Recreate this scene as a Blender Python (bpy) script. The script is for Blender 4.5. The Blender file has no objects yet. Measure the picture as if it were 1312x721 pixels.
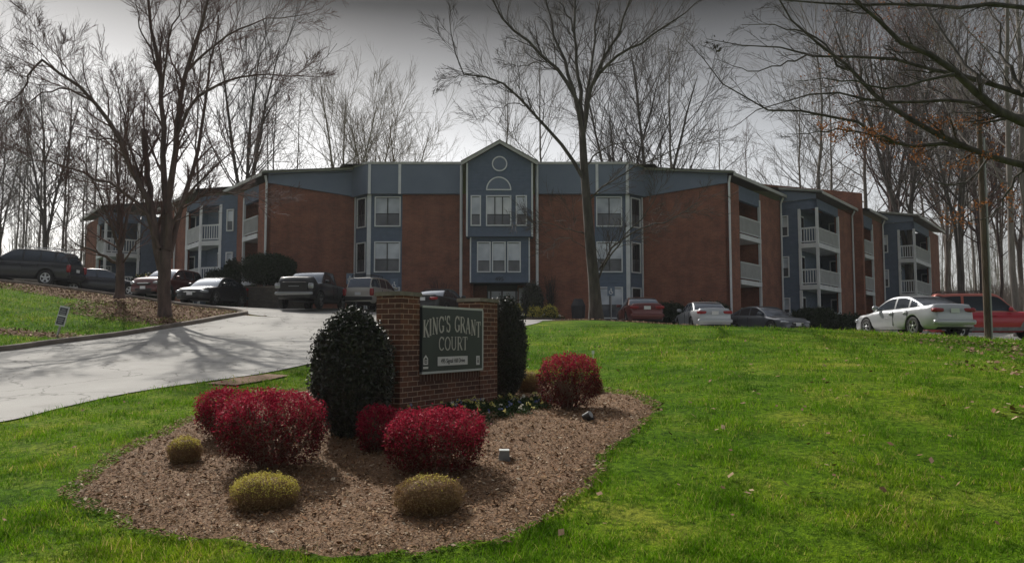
import bpy, bmesh, math, random
import numpy as np
from mathutils import Vector, Matrix
PI = math.pi
rnd = random.Random(7)
scene = bpy.context.scene
C = scene.collection

# ------------------------------------------------------------- camera, light
F_PX = 1000.0                      # focal length in pixels of the 1312 px wide photograph
PITCH = math.radians(4.09)
CAMZ = 2.5
cam_data = bpy.data.cameras.new('camera')
cam_data.sensor_width = 36.0
cam_data.lens = 36.0 * F_PX / 1312.0
cam_data.clip_start = 0.1
cam_data.clip_end = 2000.0
cam = bpy.data.objects.new('camera', cam_data)
C.objects.link(cam)
cam.location = (0, 0, CAMZ)
cam.rotation_euler = (math.radians(90) + PITCH, 0, 0)
scene.camera = cam

SUN_EL = math.radians(41)
SUN_AZ = math.radians(-30)         # from +Y towards -X
world = bpy.data.worlds.new('World')
scene.world = world
world.use_nodes = True
wn = world.node_tree; wn.nodes.clear()
w_out = wn.nodes.new('ShaderNodeOutputWorld')
w_bg = wn.nodes.new('ShaderNodeBackground'); w_bg.inputs['Strength'].default_value = 0.15
sky = wn.nodes.new('ShaderNodeTexSky'); sky.sky_type = 'NISHITA'; sky.sun_disc = False
sky.sun_elevation = SUN_EL; sky.sun_rotation = SUN_AZ
sky.air_density = 1.0; sky.dust_density = 3.0; sky.ozone_density = 1.0
hsv = wn.nodes.new('ShaderNodeHueSaturation'); hsv.inputs['Saturation'].default_value = 0.22
geo = wn.nodes.new('ShaderNodeTexCoord'); sep = wn.nodes.new('ShaderNodeSeparateXYZ')
ramp = wn.nodes.new('ShaderNodeValToRGB'); mul = wn.nodes.new('ShaderNodeMixRGB'); mul.blend_type = 'MULTIPLY'
mul.inputs[0].default_value = 1.0
cr = ramp.color_ramp
SKY_STOPS = [(0.0, .95), (0.14, .88), (0.19, .77), (0.237, .63), (0.32, .285), (0.397, .042), (0.44, .04), (0.56, .80), (1.0, .80)]
cr.elements[0].position = 0; cr.elements[0].color = (SKY_STOPS[0][1],)*3 + (1,)
cr.elements[1].position = 1; cr.elements[1].color = (SKY_STOPS[-1][1],)*3 + (1,)
for p_, v_ in SKY_STOPS[1:-1]:
    e = cr.elements.new(p_); e.color = (v_, v_, v_, 1)
L = wn.links
nz = wn.nodes.new('ShaderNodeTexNoise'); nz.inputs['Scale'].default_value = 2.2; nz.inputs['Detail'].default_value = 4
nmix = wn.nodes.new('ShaderNodeMath'); nmix.operation = 'MULTIPLY_ADD'; nmix.inputs[1].default_value = 0.03
nsub = wn.nodes.new('ShaderNodeMath'); nsub.operation = 'SUBTRACT'; nsub.inputs[1].default_value = 0.015
L.new(geo.outputs['Generated'], sep.inputs[0]); L.new(geo.outputs['Generated'], nz.inputs['Vector'])
L.new(nz.outputs[0], nmix.inputs[0]); L.new(sep.outputs['Z'], nmix.inputs[2])
L.new(nmix.outputs[0], nsub.inputs[0]); L.new(nsub.outputs[0], ramp.inputs[0])
L.new(sky.outputs[0], hsv.inputs['Color']); L.new(hsv.outputs[0], mul.inputs[1]); L.new(ramp.outputs[0], mul.inputs[2])
L.new(mul.outputs[0], w_bg.inputs['Color']); L.new(w_bg.outputs[0], w_out.inputs['Surface'])

sun_data = bpy.data.lights.new('sun', 'SUN')
sun_data.energy = 4.5; sun_data.angle = math.radians(0.6); sun_data.color = (1.0, 0.95, 0.87)
sun = bpy.data.objects.new('sun', sun_data); C.objects.link(sun)
sdir = Vector((math.sin(SUN_AZ)*math.cos(SUN_EL), math.cos(SUN_AZ)*math.cos(SUN_EL), math.sin(SUN_EL)))
sun.rotation_euler = sdir.to_track_quat('Z', 'Y').to_euler()
sun.location = sdir*50

scene.view_settings.view_transform = 'Standard'
scene.view_settings.look = 'None'
scene.view_settings.gamma = 1.0
scene.view_settings.use_curve_mapping = False
scene.view_settings.exposure = 0.1
scene.render.resolution_x = 1024; scene.render.resolution_y = 562

# ------------------------------------------------------------- picture point -> world point at depth Y
cp_, sp_ = math.cos(PITCH), math.sin(PITCH)
def slopes(px, py):
    u = (px-656.0)/F_PX; v = (360.5-py)/F_PX
    dy = cp_ - v*sp_
    return u/dy, (sp_ + v*cp_)/dy
def W(px, py, Y):
    a, b = slopes(px, py)
    return Vector((a*Y, Y, CAMZ + b*Y))

# ------------------------------------------------------------- terrain height: thin plate spline through surveyed points
_ctrl_px = [  # (px, py, Y)
 (0,721,5.6),(300,721,5.6),(656,721,5.6),(1000,721,5.6),(1312,721,5.6),
 (520,530,10.2),(640,520,12.3),(340,655,6.9),(550,655,6.7),(95,640,7.0),(840,520,10.6),
 (1000,550,9.0),(1000,480,13.0),(1000,442,19.0),(1000,421,25.0),(1300,540,9.3),(1300,478,13.2),(1300,445,19.0),(1095,427,22.5),
 (0,545,10.6),(100,518,12.6),(240,493,14.7),(340,480,16.2),(480,450,20.0),(660,421,27.0),(695,412,31.0),
 (0,452,20.0),(150,432,24.0),(250,415,28.0),(308,405,31.0),
 (0,366,33.0),(100,375,35.0),(180,384,36.0),(250,393,36.0),
 (50,367,41.0),(270,391,42.0),(400,398,39.0),(475,396,44.0),(565,407,40.0),
 (760,410,31.5),(850,415,31.0),(818,418,41.0),(897,425,40.0),(975,430,38.0),(1160,431,30.8),(1290,437,30.5),
 (1240,433,27.0),(640,412,46.0),(-200,350,36.0),
 (820,470,15.0),(830,440,20.5)]
_pts = [tuple(W(*q)) for q in _ctrl_px]
_pts += [(0,0,0.35),(-14,0,0.3),(14,0,0.2),(0,-12,0.2),(-40,-12,0.2),(40,-12,0.1),
         (-24,8,0.9),(30,8,0.8),(40,20,1.9),
         (12.4,44.6,2.9),(20,50,3.1),(31,58,2.9),(40,62,2.9),(-14,44.0,4.1),(-19,48.0,4.5),(-29,56,5.0),
         (-45,50,6.2),(-60,70,8.0),(0,75,4.0),(30,85,4.5),(60,80,6.0),(60,45,3.4),(-70,30,5.0),
         (0,140,7),(-90,140,10),(90,140,8),(0,400,9),(-300,400,12),(300,400,10),(-300,0,3),(300,0,3),(0,-200,0),(-300,-200,0),(300,-200,0)]
_A = np.array(_pts)
def _phi(r2):
    return np.where(r2 > 1e-9, 0.5*r2*np.log(np.maximum(r2, 1e-9)), 0.0)
_n = len(_A)
_d2 = (_A[:,None,0]-_A[None,:,0])**2 + (_A[:,None,1]-_A[None,:,1])**2
_K = _phi(_d2) + np.eye(_n)*0.6
_Pm = np.c_[np.ones(_n), _A[:,0], _A[:,1]]
_M = np.zeros((_n+3, _n+3)); _M[:_n,:_n] = _K; _M[:_n,_n:] = _Pm; _M[_n:,:_n] = _Pm.T
_sol = np.linalg.solve(_M, np.r_[_A[:,2], 0, 0, 0])
def tz(x, y):
    x = np.atleast_1d(np.asarray(x, float)); y = np.atleast_1d(np.asarray(y, float))
    sh = x.shape; x = x.ravel(); y = y.ravel(); out = np.empty(len(x))
    for s in range(0, len(x), 40000):
        xs, ys = x[s:s+40000], y[s:s+40000]
        d2 = (xs[:,None]-_A[None,:,0])**2 + (ys[:,None]-_A[None,:,1])**2
        out[s:s+40000] = _phi(d2) @ _sol[:_n] + _sol[_n] + _sol[_n+1]*xs + _sol[_n+2]*ys
    return out.reshape(sh)
def gz(x, y): return float(tz([x], [y])[0])
def ground(px, py, y0=4.5, y1=60.0):
    """first point of the terrain along the line of sight through a picture point"""
    a, b = slopes(px, py)
    Y = np.arange(y0, y1, 0.05)
    h = CAMZ + b*Y - tz(a*Y, Y)
    idx = np.where(h <= 0)[0]
    y = Y[idx[0]] if len(idx) else Y[np.argmin(h)]
    return Vector((a*y, y, gz(a*y, y)))
def on(px, Y, py=420):
    a, _ = slopes(px, py)
    return Vector((a*Y, Y, gz(a*Y, Y)))

# ------------------------------------------------------------- objects
def tag(o, label=None, cat=None, group=None, kind=None):
    if label: o['label'] = label
    if cat: o['category'] = cat
    if group: o['group'] = group
    if kind: o['kind'] = kind
    return o
def empty(name, loc, label=None, cat=None, group=None, rz=0.0):
    o = bpy.data.objects.new(name, None); C.objects.link(o)
    o.empty_display_size = 0.3
    o.location = loc; o.rotation_euler = (0, 0, rz)
    return tag(o, label, cat, group)
def link_mesh(name, me, mats, parent=None, smooth=False):
    for m in (mats if isinstance(mats, (list, tuple)) else [mats]): me.materials.append(m)
    if smooth: me.polygons.foreach_set('use_smooth', [True]*len(me.polygons))
    o = bpy.data.objects.new(name, me); C.objects.link(o)
    if parent is not None: o.parent = parent
    return o
def np_mesh(name, V, F, mats, parent=None, smooth=False, mi=None, uv=None):
    """V (n,3), F (m,k) with k = 3 or 4"""
    V = np.asarray(V, np.float32); F = np.asarray(F, np.int32)
    me = bpy.data.meshes.new(name); k = F.shape[1]
    me.vertices.add(len(V)); me.vertices.foreach_set('co', V.ravel())
    me.loops.add(F.size); me.loops.foreach_set('vertex_index', F.ravel())
    me.polygons.add(len(F)); me.polygons.foreach_set('loop_start', np.arange(0, F.size, k, dtype=np.int32))
    me.polygons.foreach_set('loop_total', np.full(len(F), k, np.int32))
    if mi is not None: me.polygons.foreach_set('material_index', np.asarray(mi, np.int32))
    if uv is not None:
        l = me.uv_layers.new(name='UVMap'); l.data.foreach_set('uv', np.asarray(uv, np.float32).ravel())
    me.update(calc_edges=True)
    return link_mesh(name, me, mats, parent, smooth)
class MB:
    """collects faces with uv (metres); origin is subtracted so parts sit in their thing's frame"""
    def __init__(s, origin=(0,0,0)): s.v=[]; s.f=[]; s.uv=[]; s.m=[]; s.o=Vector(origin); s.mi=0
    def poly(s, pts, uvs=None):
        i = len(s.v); s.v += [tuple(Vector(p)-s.o) for p in pts]; s.f.append(tuple(range(i, i+len(pts))))
        s.uv += (uvs if uvs else [(0,0)]*len(pts)); s.m.append(s.mi)
    def quad(s, o, u, v, u0=0, v0=0):
        o, u, v = Vector(o), Vector(u), Vector(v); a, b = u.length, v.length
        s.poly([o, o+u, o+u+v, o+v], [(u0,v0),(u0+a,v0),(u0+a,v0+b),(u0,v0+b)])
    def box(s, o, u, v, w):
        """corner o, edges u (along), v (inwards), w (up)"""
        o, u, v, w = Vector(o), Vector(u), Vector(v), Vector(w)
        if u.cross(v).dot(w) < 0: o = o+v; v = -v
        u0 = o.dot(u.normalized()); z0 = o.z; v0 = o.dot(v.normalized())
        s.quad(o, u, w, u0, z0); s.quad(o+u, v, w, v0, z0); s.quad(o+u+v, -u, w, -u0, z0); s.quad(o+v, -v, w, -v0, z0)
        s.quad(o+w, u, v, u0, v0); s.quad(o+v, u, -v, u0, v0)
    def cbox(s, c, sx, sy, sz, rz=0.0, M=None):
        c = Vector(c)
        if M is None: M = Matrix.Rotation(rz, 3, 'Z')
        u, v, w = M@Vector((sx,0,0)), M@Vector((0,sy,0)), M@Vector((0,0,sz))
        s.box(c-(u+v+w)/2, u, v, w)
    def tube(s, a, b, r, n=8, r2=None, cap=True):
        a, b = Vector(a), Vector(b); r2 = r if r2 is None else r2
        t = (b-a).normalized(); x = t.orthogonal().normalized(); y = t.cross(x)
        ra = [a+(x*math.cos(k*2*PI/n)+y*math.sin(k*2*PI/n))*r for k in range(n)]
        rb = [b+(x*math.cos(k*2*PI/n)+y*math.sin(k*2*PI/n))*r2 for k in range(n)]
        for k in range(n): s.poly([ra[k], ra[(k+1)%n], rb[(k+1)%n], rb[k]])
        if cap: s.poly(ra[::-1]); s.poly(rb)
    def sb(s, c, sx, sy, sz, e=4.0, M=None, nu=14, nv=8):
        """superellipsoid block with full sizes sx, sy, sz"""
        c = Vector(c); i0 = len(s.v)
        sg = lambda t, q: math.copysign(abs(t)**q, t)
        q = 2.0/e
        for j in range(nv+1):
            ph = -PI/2 + PI*j/nv
            for k in range(nu):
                th = 2*PI*k/nu + PI/nu
                p = Vector((sg(math.cos(ph),q)*sg(math.cos(th),q)*sx/2, sg(math.cos(ph),q)*sg(math.sin(th),q)*sy/2, sg(math.sin(ph),q)*sz/2))
                if M is not None: p = M@p
                s.v.append(tuple(c+p-s.o))
        for j in range(nv):
            for k in range(nu):
                a = i0+j*nu+k; b = i0+j*nu+(k+1)%nu
                s.f.append((a, b, b+nu, a+nu)); s.uv += [(0,0)]*4; s.m.append(s.mi)
    def build(s, name, mats, parent=None, smooth=False):
        me = bpy.data.meshes.new(name); me.from_pydata(s.v, [], s.f)
        l = me.uv_layers.new(name='UVMap'); l.data.foreach_set('uv', np.array(s.uv, np.float32).ravel())
        me.polygons.foreach_set('material_index', s.m)
        o = link_mesh(name, me, mats, parent, smooth); me.update()
        return o

# ------------------------------------------------------------- materials
def mat(name, col=(.5,.5,.5), rough=.7, metal=0.0, coat=0.0, spec=None):
    m = bpy.data.materials.new(name); m.use_nodes = True
    b = m.node_tree.nodes['Principled BSDF']
    b.inputs['Base Color'].default_value = (*col, 1); b.inputs['Roughness'].default_value = rough
    b.inputs['Metallic'].default_value = metal
    if coat: b.inputs['Coat Weight'].default_value = coat; b.inputs['Coat Roughness'].default_value = .06
    if spec is not None: b.inputs['Specular IOR Level'].default_value = spec
    return m
def N(m, t, **kw):
    n = m.node_tree.nodes.new(t)
    for k, v in kw.items():
        if k in n.inputs: n.inputs[k].default_value = v
        else: setattr(n, k, v)
    return n
def lk(m, a, b): m.node_tree.links.new(a, b)
def bsdf(m): return m.node_tree.nodes['Principled BSDF']
def ramp_node(m, fac, stops):
    r = N(m, 'ShaderNodeValToRGB'); c = r.color_ramp
    c.elements[0].position = stops[0][0]; c.elements[0].color = (*stops[0][1], 1)
    c.elements[1].position = stops[-1][0]; c.elements[1].color = (*stops[-1][1], 1)
    for p, k in stops[1:-1]: c.elements.new(p).color = (*k, 1)
    lk(m, fac, r.inputs[0]); return r.outputs[0]
def noise(m, scale, detail=4, coord='Object', vec=None):
    if vec is None:
        tc = N(m, 'ShaderNodeTexCoord'); vec = tc.outputs[coord]
    n = N(m, 'ShaderNodeTexNoise'); n.inputs['Scale'].default_value = scale; n.inputs['Detail'].default_value = detail
    lk(m, vec, n.inputs['Vector']); return n.outputs[0]
def mix(m, a, b, f, mode='MIX'):
    x = N(m, 'ShaderNodeMixRGB'); x.blend_type = mode
    for s, v in ((0, f), (1, a), (2, b)):
        if isinstance(v, (int, float)): x.inputs[s].default_value = v
        elif isinstance(v, tuple): x.inputs[s].default_value = (*v, 1)
        else: lk(m, v, x.inputs[s])
    return x.outputs[0]
def bump(m, h, strength=.5, dist=.02):
    b = N(m, 'ShaderNodeBump'); b.inputs['Strength'].default_value = strength; b.inputs['Distance'].default_value = dist
    lk(m, h, b.inputs['Height']); lk(m, b.outputs[0], bsdf(m).inputs['Normal'])
def island(m): return N(m, 'ShaderNodeNewGeometry').outputs['Random Per Island']
def noisy(name, c1, c2, scale, rough=.8, bmp=0.0, coord='Object', detail=5, **kw):
    m = mat(name, c1, rough, **kw)
    n = noise(m, scale, detail, coord)
    lk(m, ramp_node(m, n, [(.3, c1), (.7, c2)]), bsdf(m).inputs['Base Color'])
    if bmp: bump(m, n, .6, bmp)
    return m
def leafmat(name, cols, rough=.6, trans=.0, spec=.2):
    m = mat(name, cols[0], rough, spec=spec)
    n = len(cols)
    c = ramp_node(m, island(m), [(i/(n-1), k) for i, k in enumerate(cols)])
    lk(m, c, bsdf(m).inputs['Base Color'])
    if trans:
        tr = N(m, 'ShaderNodeBsdfTranslucent'); lk(m, c, tr.inputs['Color'])
        ms = N(m, 'ShaderNodeMixShader'); ms.inputs[0].default_value = trans
        lk(m, bsdf(m).outputs[0], ms.inputs[1]); lk(m, tr.outputs[0], ms.inputs[2])
        out = [q for q in m.node_tree.nodes if q.type == 'OUTPUT_MATERIAL'][0]
        lk(m, ms.outputs[0], out.inputs['Surface'])
    return m
def grassmat(name, cols, rough, trans, spec):
    m = leafmat(name, cols, rough, 0, spec)
    src = bsdf(m).inputs['Base Color'].links[0].from_socket
    tc = N(m, 'ShaderNodeTexCoord')
    a = noise(m, .45, 5, vec=tc.outputs['Object']); b = noise(m, 3.2, 5, vec=tc.outputs['Object'])
    c = mix(m, src, ramp_node(m, a, [(.32,(.62,.70,.7)),(.5,(1,1,1)),(.66,(1.5,1.12,1.8))]), 1.0, 'MULTIPLY')
    c = mix(m, c, ramp_node(m, b, [(.36,(.42,.5,.45)),(.5,(1,1,1)),(.64,(1.45,1.2,1.5))]), .95, 'MULTIPLY')
    lk(m, c, bsdf(m).inputs['Base Color'])
    tr = N(m, 'ShaderNodeBsdfTranslucent'); lk(m, c, tr.inputs['Color'])
    ms = N(m, 'ShaderNodeMixShader'); ms.inputs[0].default_value = trans
    lk(m, bsdf(m).outputs[0], ms.inputs[1]); lk(m, tr.outputs[0], ms.inputs[2])
    out = [q for q in m.node_tree.nodes if q.type == 'OUTPUT_MATERIAL'][0]
    lk(m, ms.outputs[0], out.inputs['Surface']); return m
def brickmat(name, c1, c2, mortar, big=False):
    m = mat(name, c1, .9)
    tc = N(m, 'ShaderNodeTexCoord'); b = N(m, 'ShaderNodeTexBrick')
    b.inputs['Scale'].default_value = 1.0; b.inputs['Brick Width'].default_value = .215; b.inputs['Row Height'].default_value = .0685
    b.inputs['Mortar Size'].default_value = .0055 if big else .006; b.inputs['Mortar Smooth'].default_value = .3; b.inputs['Bias'].default_value = -.1
    b.inputs['Color1'].default_value = (*c1, 1); b.inputs['Color2'].default_value = (*c2, 1); b.inputs['Mortar'].default_value = (*mortar, 1)
    lk(m, tc.outputs['UV'], b.inputs['Vector'])
    n = noise(m, 1.2, 6, vec=tc.outputs['UV']); n2 = noise(m, 22, 3, vec=tc.outputs['UV'])
    c = mix(m, b.outputs['Color'], ramp_node(m, n, [(.3,(.72,.72,.74)),(.7,(1.12,1.1,1.06))]), 1.0, 'MULTIPLY')
    c = mix(m, c, ramp_node(m, n2, [(.3,(.6,.6,.62)),(.65,(1.15,1.1,1.05))]), .7, 'MULTIPLY')
    mp = N(m, 'ShaderNodeMapping'); mp.inputs['Scale'].default_value = (1.6,.12,1); lk(m, tc.outputs['UV'], mp.inputs[0])
    st = noise(m, 1.0, 6, vec=mp.outputs[0])
    if not big: c = mix(m, c, ramp_node(m, st, [(.3,(.84,.85,.88)),(.55,(1,1,1)),(.75,(1.1,1.07,1.04))]), .9, 'MULTIPLY')
    lk(m, c, bsdf(m).inputs['Base Color'])
    inv = N(m, 'ShaderNodeMath', operation='SUBTRACT'); inv.inputs[0].default_value = 1.0; lk(m, b.outputs['Fac'], inv.inputs[1])
    bump(m, inv.outputs[0], .8, .008)
    return m
def sidingmat(name, c1, c2, pitch=.18):
    m = mat(name, c1, .75)
    tc = N(m, 'ShaderNodeTexCoord'); sp = N(m, 'ShaderNodeSeparateXYZ'); lk(m, tc.outputs['UV'], sp.inputs[0])
    d = N(m, 'ShaderNodeMath', operation='DIVIDE'); lk(m, sp.outputs['Y'], d.inputs[0]); d.inputs[1].default_value = pitch
    fr = N(m, 'ShaderNodeMath', operation='FRACT'); lk(m, d.outputs[0], fr.inputs[0])
    n = noise(m, 3.0, 6, vec=tc.outputs['UV'])
    lk(m, ramp_node(m, n, [(.3, c1), (.7, c2)]), bsdf(m).inputs['Base Color'])
    bump(m, fr.outputs[0], 1.0, -.03)
    return m
M = {}
M['brick'] = brickmat('brick_wall', (.34,.130,.084), (.24,.098,.068), (.28,.20,.16))
M['brick_dark'] = brickmat('firewall_brick', (.15,.06,.045), (.12,.05,.04), (.13,.09,.08))
M['sign_brick'] = brickmat('sign_brick', (.185,.078,.046), (.085,.038,.030), (.50,.38,.29), True)
M['siding'] = sidingmat('blue_siding', (.125,.162,.228), (.10,.135,.192))
M['fascia'] = noisy('blue_fascia', (.18,.22,.295), (.145,.18,.25), .7, .7)
M['trim'] = noisy('white_trim', (.74,.76,.79), (.60,.61,.64), 1.5, .6)
M['rail'] = noisy('grey_railing', (.52,.53,.54), (.42,.43,.44), 2.0, .7)
M['roof'] = noisy('shingle_roof', (.18,.17,.15), (.10,.095,.085), 2.5, .95)
M['roof_edge'] = noisy('roof_edge', (.55,.56,.55), (.40,.40,.38), 1.0, .6)
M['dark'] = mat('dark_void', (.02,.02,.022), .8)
M['frame'] = mat('window_frame_paint', (.70,.72,.75), .5)
M['bronze'] = mat('dark_sash', (.03,.032,.036), .4)
def winmat(name, c1, c2):
    m = mat(name, c1, .08); n = noise(m, .9, 2, 'Object')
    lk(m, ramp_node(m, n, [(.35, c1), (.65, c2)]), bsdf(m).inputs['Base Color']); return m
M['blind'] = winmat('blind_behind_glass', (.66,.70,.77), (.38,.42,.49))
M['blind2'] = winmat('curtain_behind_glass', (.50,.54,.60), (.24,.27,.32)); M['blind3'] = winmat('shade_behind_glass', (.74,.76,.79), (.50,.53,.58))
M['screen'] = winmat('insect_screen', (.12,.13,.15), (.05,.055,.065))
M['glass'] = mat('dark_glass', (.03,.035,.042), .06)
M['asphalt'] = mat('concrete_drive', (.4,.4,.38), .9)
m = M['asphalt']; tcx = N(m, 'ShaderNodeTexCoord'); n1 = noise(m, .35, 8, vec=tcx.outputs['Object']); n2 = noise(m, 60, 4, vec=tcx.outputs['Object'])
n4 = noise(m, .9, 5, vec=tcx.outputs['Object'])
c = ramp_node(m, n1, [(.32,(.235,.228,.215)),(.5,(.295,.287,.27)),(.68,(.345,.335,.315))])
c = mix(m, c, ramp_node(m, n2, [(.3,(.8,.8,.8)),(.7,(1.1,1.1,1.1))]), .8, 'MULTIPLY')
c = mix(m, c, ramp_node(m, n4, [(.30,(.70,.69,.67)),(.42,(1,1,1)),(.62,(1,1,1)),(.74,(1.08,1.08,1.08))]), .8, 'MULTIPLY')
vo = N(m, 'ShaderNodeTexVoronoi', feature='DISTANCE_TO_EDGE'); vo.inputs['Scale'].default_value = .45
wv = N(m, 'ShaderNodeTexNoise'); wv.inputs['Scale'].default_value = 1.3; wv.inputs['Detail'].default_value = 6
lk(m, tcx.outputs['Object'], wv.inputs['Vector'])
va = N(m, 'ShaderNodeVectorMath', operation='MULTIPLY_ADD'); va.inputs[1].default_value = (1.6,1.6,1.6)
lk(m, wv.outputs['Color'], va.inputs[0]); lk(m, tcx.outputs['Object'], va.inputs[2]); lk(m, va.outputs[0], vo.inputs['Vector'])
c = mix(m, c, ramp_node(m, vo.outputs['Distance'], [(0.0,(.26,.25,.24)),(.006,(.5,.5,.48)),(.016,(1,1,1))]), .85, 'MULTIPLY')
lk(m, c, bsdf(m).inputs['Base Color']); bump(m, n2, .5, .006)
M['kerb'] = noisy('kerb_concrete', (.19,.155,.125), (.10,.082,.068), 2.2, .9, .01)
# lawn
m = M['lawn'] = mat('lawn', (.06,.11,.02), .95, spec=.05); tcx = N(m, 'ShaderNodeTexCoord')
n0 = noise(m, .22, 5, vec=tcx.outputs['Object']); n1 = noise(m, 1.3, 6, vec=tcx.outputs['Object']); n2 = noise(m, 14, 5, vec=tcx.outputs['Object']); n3 = noise(m, 70, 4, vec=tcx.outputs['Object'])
c = ramp_node(m, n1, [(.3,(.052,.115,.004)),(.5,(.088,.18,.007)),(.68,(.155,.22,.024))])
c = mix(m, c, ramp_node(m, n0, [(.3,(.55,.72,.6)),(.5,(.95,.95,.95)),(.66,(1.35,1.12,1.3))]), 1.0, 'MULTIPLY')
c = mix(m, c, ramp_node(m, n2, [(.32,(.3,.36,.3)),(.5,(1,1,1)),(.68,(1.7,1.5,1.5))]), .9, 'MULTIPLY')
c = mix(m, c, ramp_node(m, n3, [(.35,(.5,.55,.5)),(.65,(1.4,1.3,1.2))]), .7, 'MULTIPLY')
at = N(m, 'ShaderNodeAttribute', attribute_name='litter')
lit = ramp_node(m, noise(m, 9, 6, vec=tcx.outputs['Object']), [(.3,(.075,.042,.025)),(.5,(.14,.085,.05)),(.7,(.27,.19,.13))])
ad = N(m, 'ShaderNodeMath', operation='MULTIPLY_ADD'); lk(m, at.outputs['Fac'], ad.inputs[0]); ad.inputs[1].default_value = 2.0
lk(m, noise(m, 2.5, 6, vec=tcx.outputs['Object']), ad.inputs[2])
fac = N(m, 'ShaderNodeMath', operation='SUBTRACT', use_clamp=True); lk(m, ad.outputs[0], fac.inputs[0]); fac.inputs[1].default_value = .95
fm = N(m, 'ShaderNodeMath', operation='MULTIPLY', use_clamp=True); lk(m, fac.outputs[0], fm.inputs[0]); fm.inputs[1].default_value = 4.0
lk(m, mix(m, c, lit, fm.outputs[0]), bsdf(m).inputs['Base Color'])
hh = N(m, 'ShaderNodeMath', operation='ADD'); lk(m, n2, hh.inputs[0]); lk(m, n3, hh.inputs[1])
bump(m, hh.outputs[0], .9, .05)
M['grass'] = grassmat('grass_blade', [(.052,.115,.004),(.108,.25,.006),(.16,.335,.010),(.13,.295,.006),(.145,.305,.008),(.42,.41,.11)], .7, .35, .05)
M['mulch'] = noisy('mulch_base', (.075,.038,.018), (.24,.14,.07), 60, .95, .03, detail=8)
M['chip'] = leafmat('wood_chip', [(.05,.026,.015),(.155,.078,.036),(.26,.16,.082),(.20,.088,.036),(.36,.25,.145),(.11,.056,.028),(.55,.46,.34)], .9)
M['litter'] = leafmat('dead_leaf', [(.11,.06,.035),(.22,.12,.07),(.32,.21,.14),(.17,.10,.055),(.42,.34,.2)], .9)
def barkmat(name, c1, c2):
    m = mat(name, c1, .95); tc = N(m, 'ShaderNodeTexCoord'); mp = N(m, 'ShaderNodeMapping'); mp.inputs['Scale'].default_value = (1,1,.22)
    lk(m, tc.outputs['Object'], mp.inputs[0]); n = noise(m, 7, 6, vec=mp.outputs[0])
    lk(m, ramp_node(m, n, [(.3,c1),(.7,c2)]), bsdf(m).inputs['Base Color']); bump(m, n, .9, .04); return m
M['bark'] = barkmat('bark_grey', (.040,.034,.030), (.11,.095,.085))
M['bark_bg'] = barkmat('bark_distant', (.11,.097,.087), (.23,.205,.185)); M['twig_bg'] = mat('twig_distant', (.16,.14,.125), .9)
M['bark_red'] = barkmat('bark_reddish', (.062,.042,.038), (.14,.095,.085))
M['bark_pale'] = barkmat('bark_pale', (.20,.18,.155), (.36,.33,.28))
M['twig'] = mat('twig', (.055,.043,.037), .9)
M['twig_red'] = mat('twig_reddish', (.115,.062,.055), .9)
M['twig_pale'] = mat('twig_pale', (.22,.19,.15), .9)
M['brown_leaf'] = leafmat('brown_oak_leaf', [(.22,.085,.03),(.33,.14,.05),(.16,.06,.03)], .8, .35)
M['bud'] = leafmat('red_bud', [(.20,.07,.055),(.28,.10,.075),(.14,.05,.04)], .8)
M['topiary'] = leafmat('dark_evergreen_leaf', [(.018,.022,.018),(.036,.046,.028),(.06,.068,.042),(.032,.03,.034),(.085,.078,.066)], .5, .0, .35)
M['hedge'] = leafmat('hedge_leaf', [(.015,.026,.012),(.025,.04,.018),(.035,.05,.022)], .6)
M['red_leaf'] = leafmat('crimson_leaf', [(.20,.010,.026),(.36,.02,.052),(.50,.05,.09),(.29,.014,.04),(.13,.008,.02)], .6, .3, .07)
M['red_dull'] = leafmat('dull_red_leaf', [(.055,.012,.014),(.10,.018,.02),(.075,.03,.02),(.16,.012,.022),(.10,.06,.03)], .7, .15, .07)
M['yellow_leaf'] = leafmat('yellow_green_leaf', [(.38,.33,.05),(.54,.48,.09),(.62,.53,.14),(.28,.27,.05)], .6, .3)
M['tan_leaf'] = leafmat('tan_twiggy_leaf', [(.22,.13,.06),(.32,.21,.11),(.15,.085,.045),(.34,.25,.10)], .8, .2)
M['pansy_leaf'] = leafmat('pansy_leaf', [(.02,.04,.014),(.04,.075,.02),(.03,.05,.018)], .6, .2)
M['yellow_petal'] = leafmat('yellow_petal', [(.62,.52,.10),(.55,.55,.22),(.7,.62,.25)], .6, .2)
M['blue_petal'] = leafmat('blue_petal', [(.06,.09,.25),(.12,.15,.34),(.35,.37,.5)], .6, .2)
M['white_petal'] = leafmat('white_petal', [(.7,.68,.6),(.6,.58,.45)], .6, .2)
M['stem'] = noisy('shrub_stem', (.13,.085,.06), (.22,.155,.11), 12, .9)
M['concrete'] = noisy('concrete', (.24,.24,.235), (.15,.15,.15), 9, .9, .01)
M['cap'] = noisy('sign_cap_stone', (.27,.245,.20), (.14,.13,.105), 7, .9, .01)
M['sign_green'] = noisy('sign_board_green', (.036,.048,.050), (.022,.031,.036), 3, .45)
M['letter'] = mat('sign_letter', (.50,.49,.46), .6)
M['sign_edge'] = mat('sign_edge', (.50,.53,.52), .5)
M['plate_white'] = mat('sign_plate', (.62,.62,.62), .5)
M['ink'] = mat('ink', (.03,.03,.035), .6)
M['metal'] = mat('galvanised', (.35,.35,.35), .45, .6)
M['stone'] = brickmat('stone_retaining', (.16,.145,.12), (.10,.09,.08), (.06,.055,.05))
M['blue_sign'] = mat('blue_sign', (.15,.20,.28), .5)
M['white'] = mat('white_paint', (.75,.75,.75), .5)
M['pole_wood'] = barkmat('pole_wood', (.06,.042,.03), (.13,.09,.065))

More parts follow.
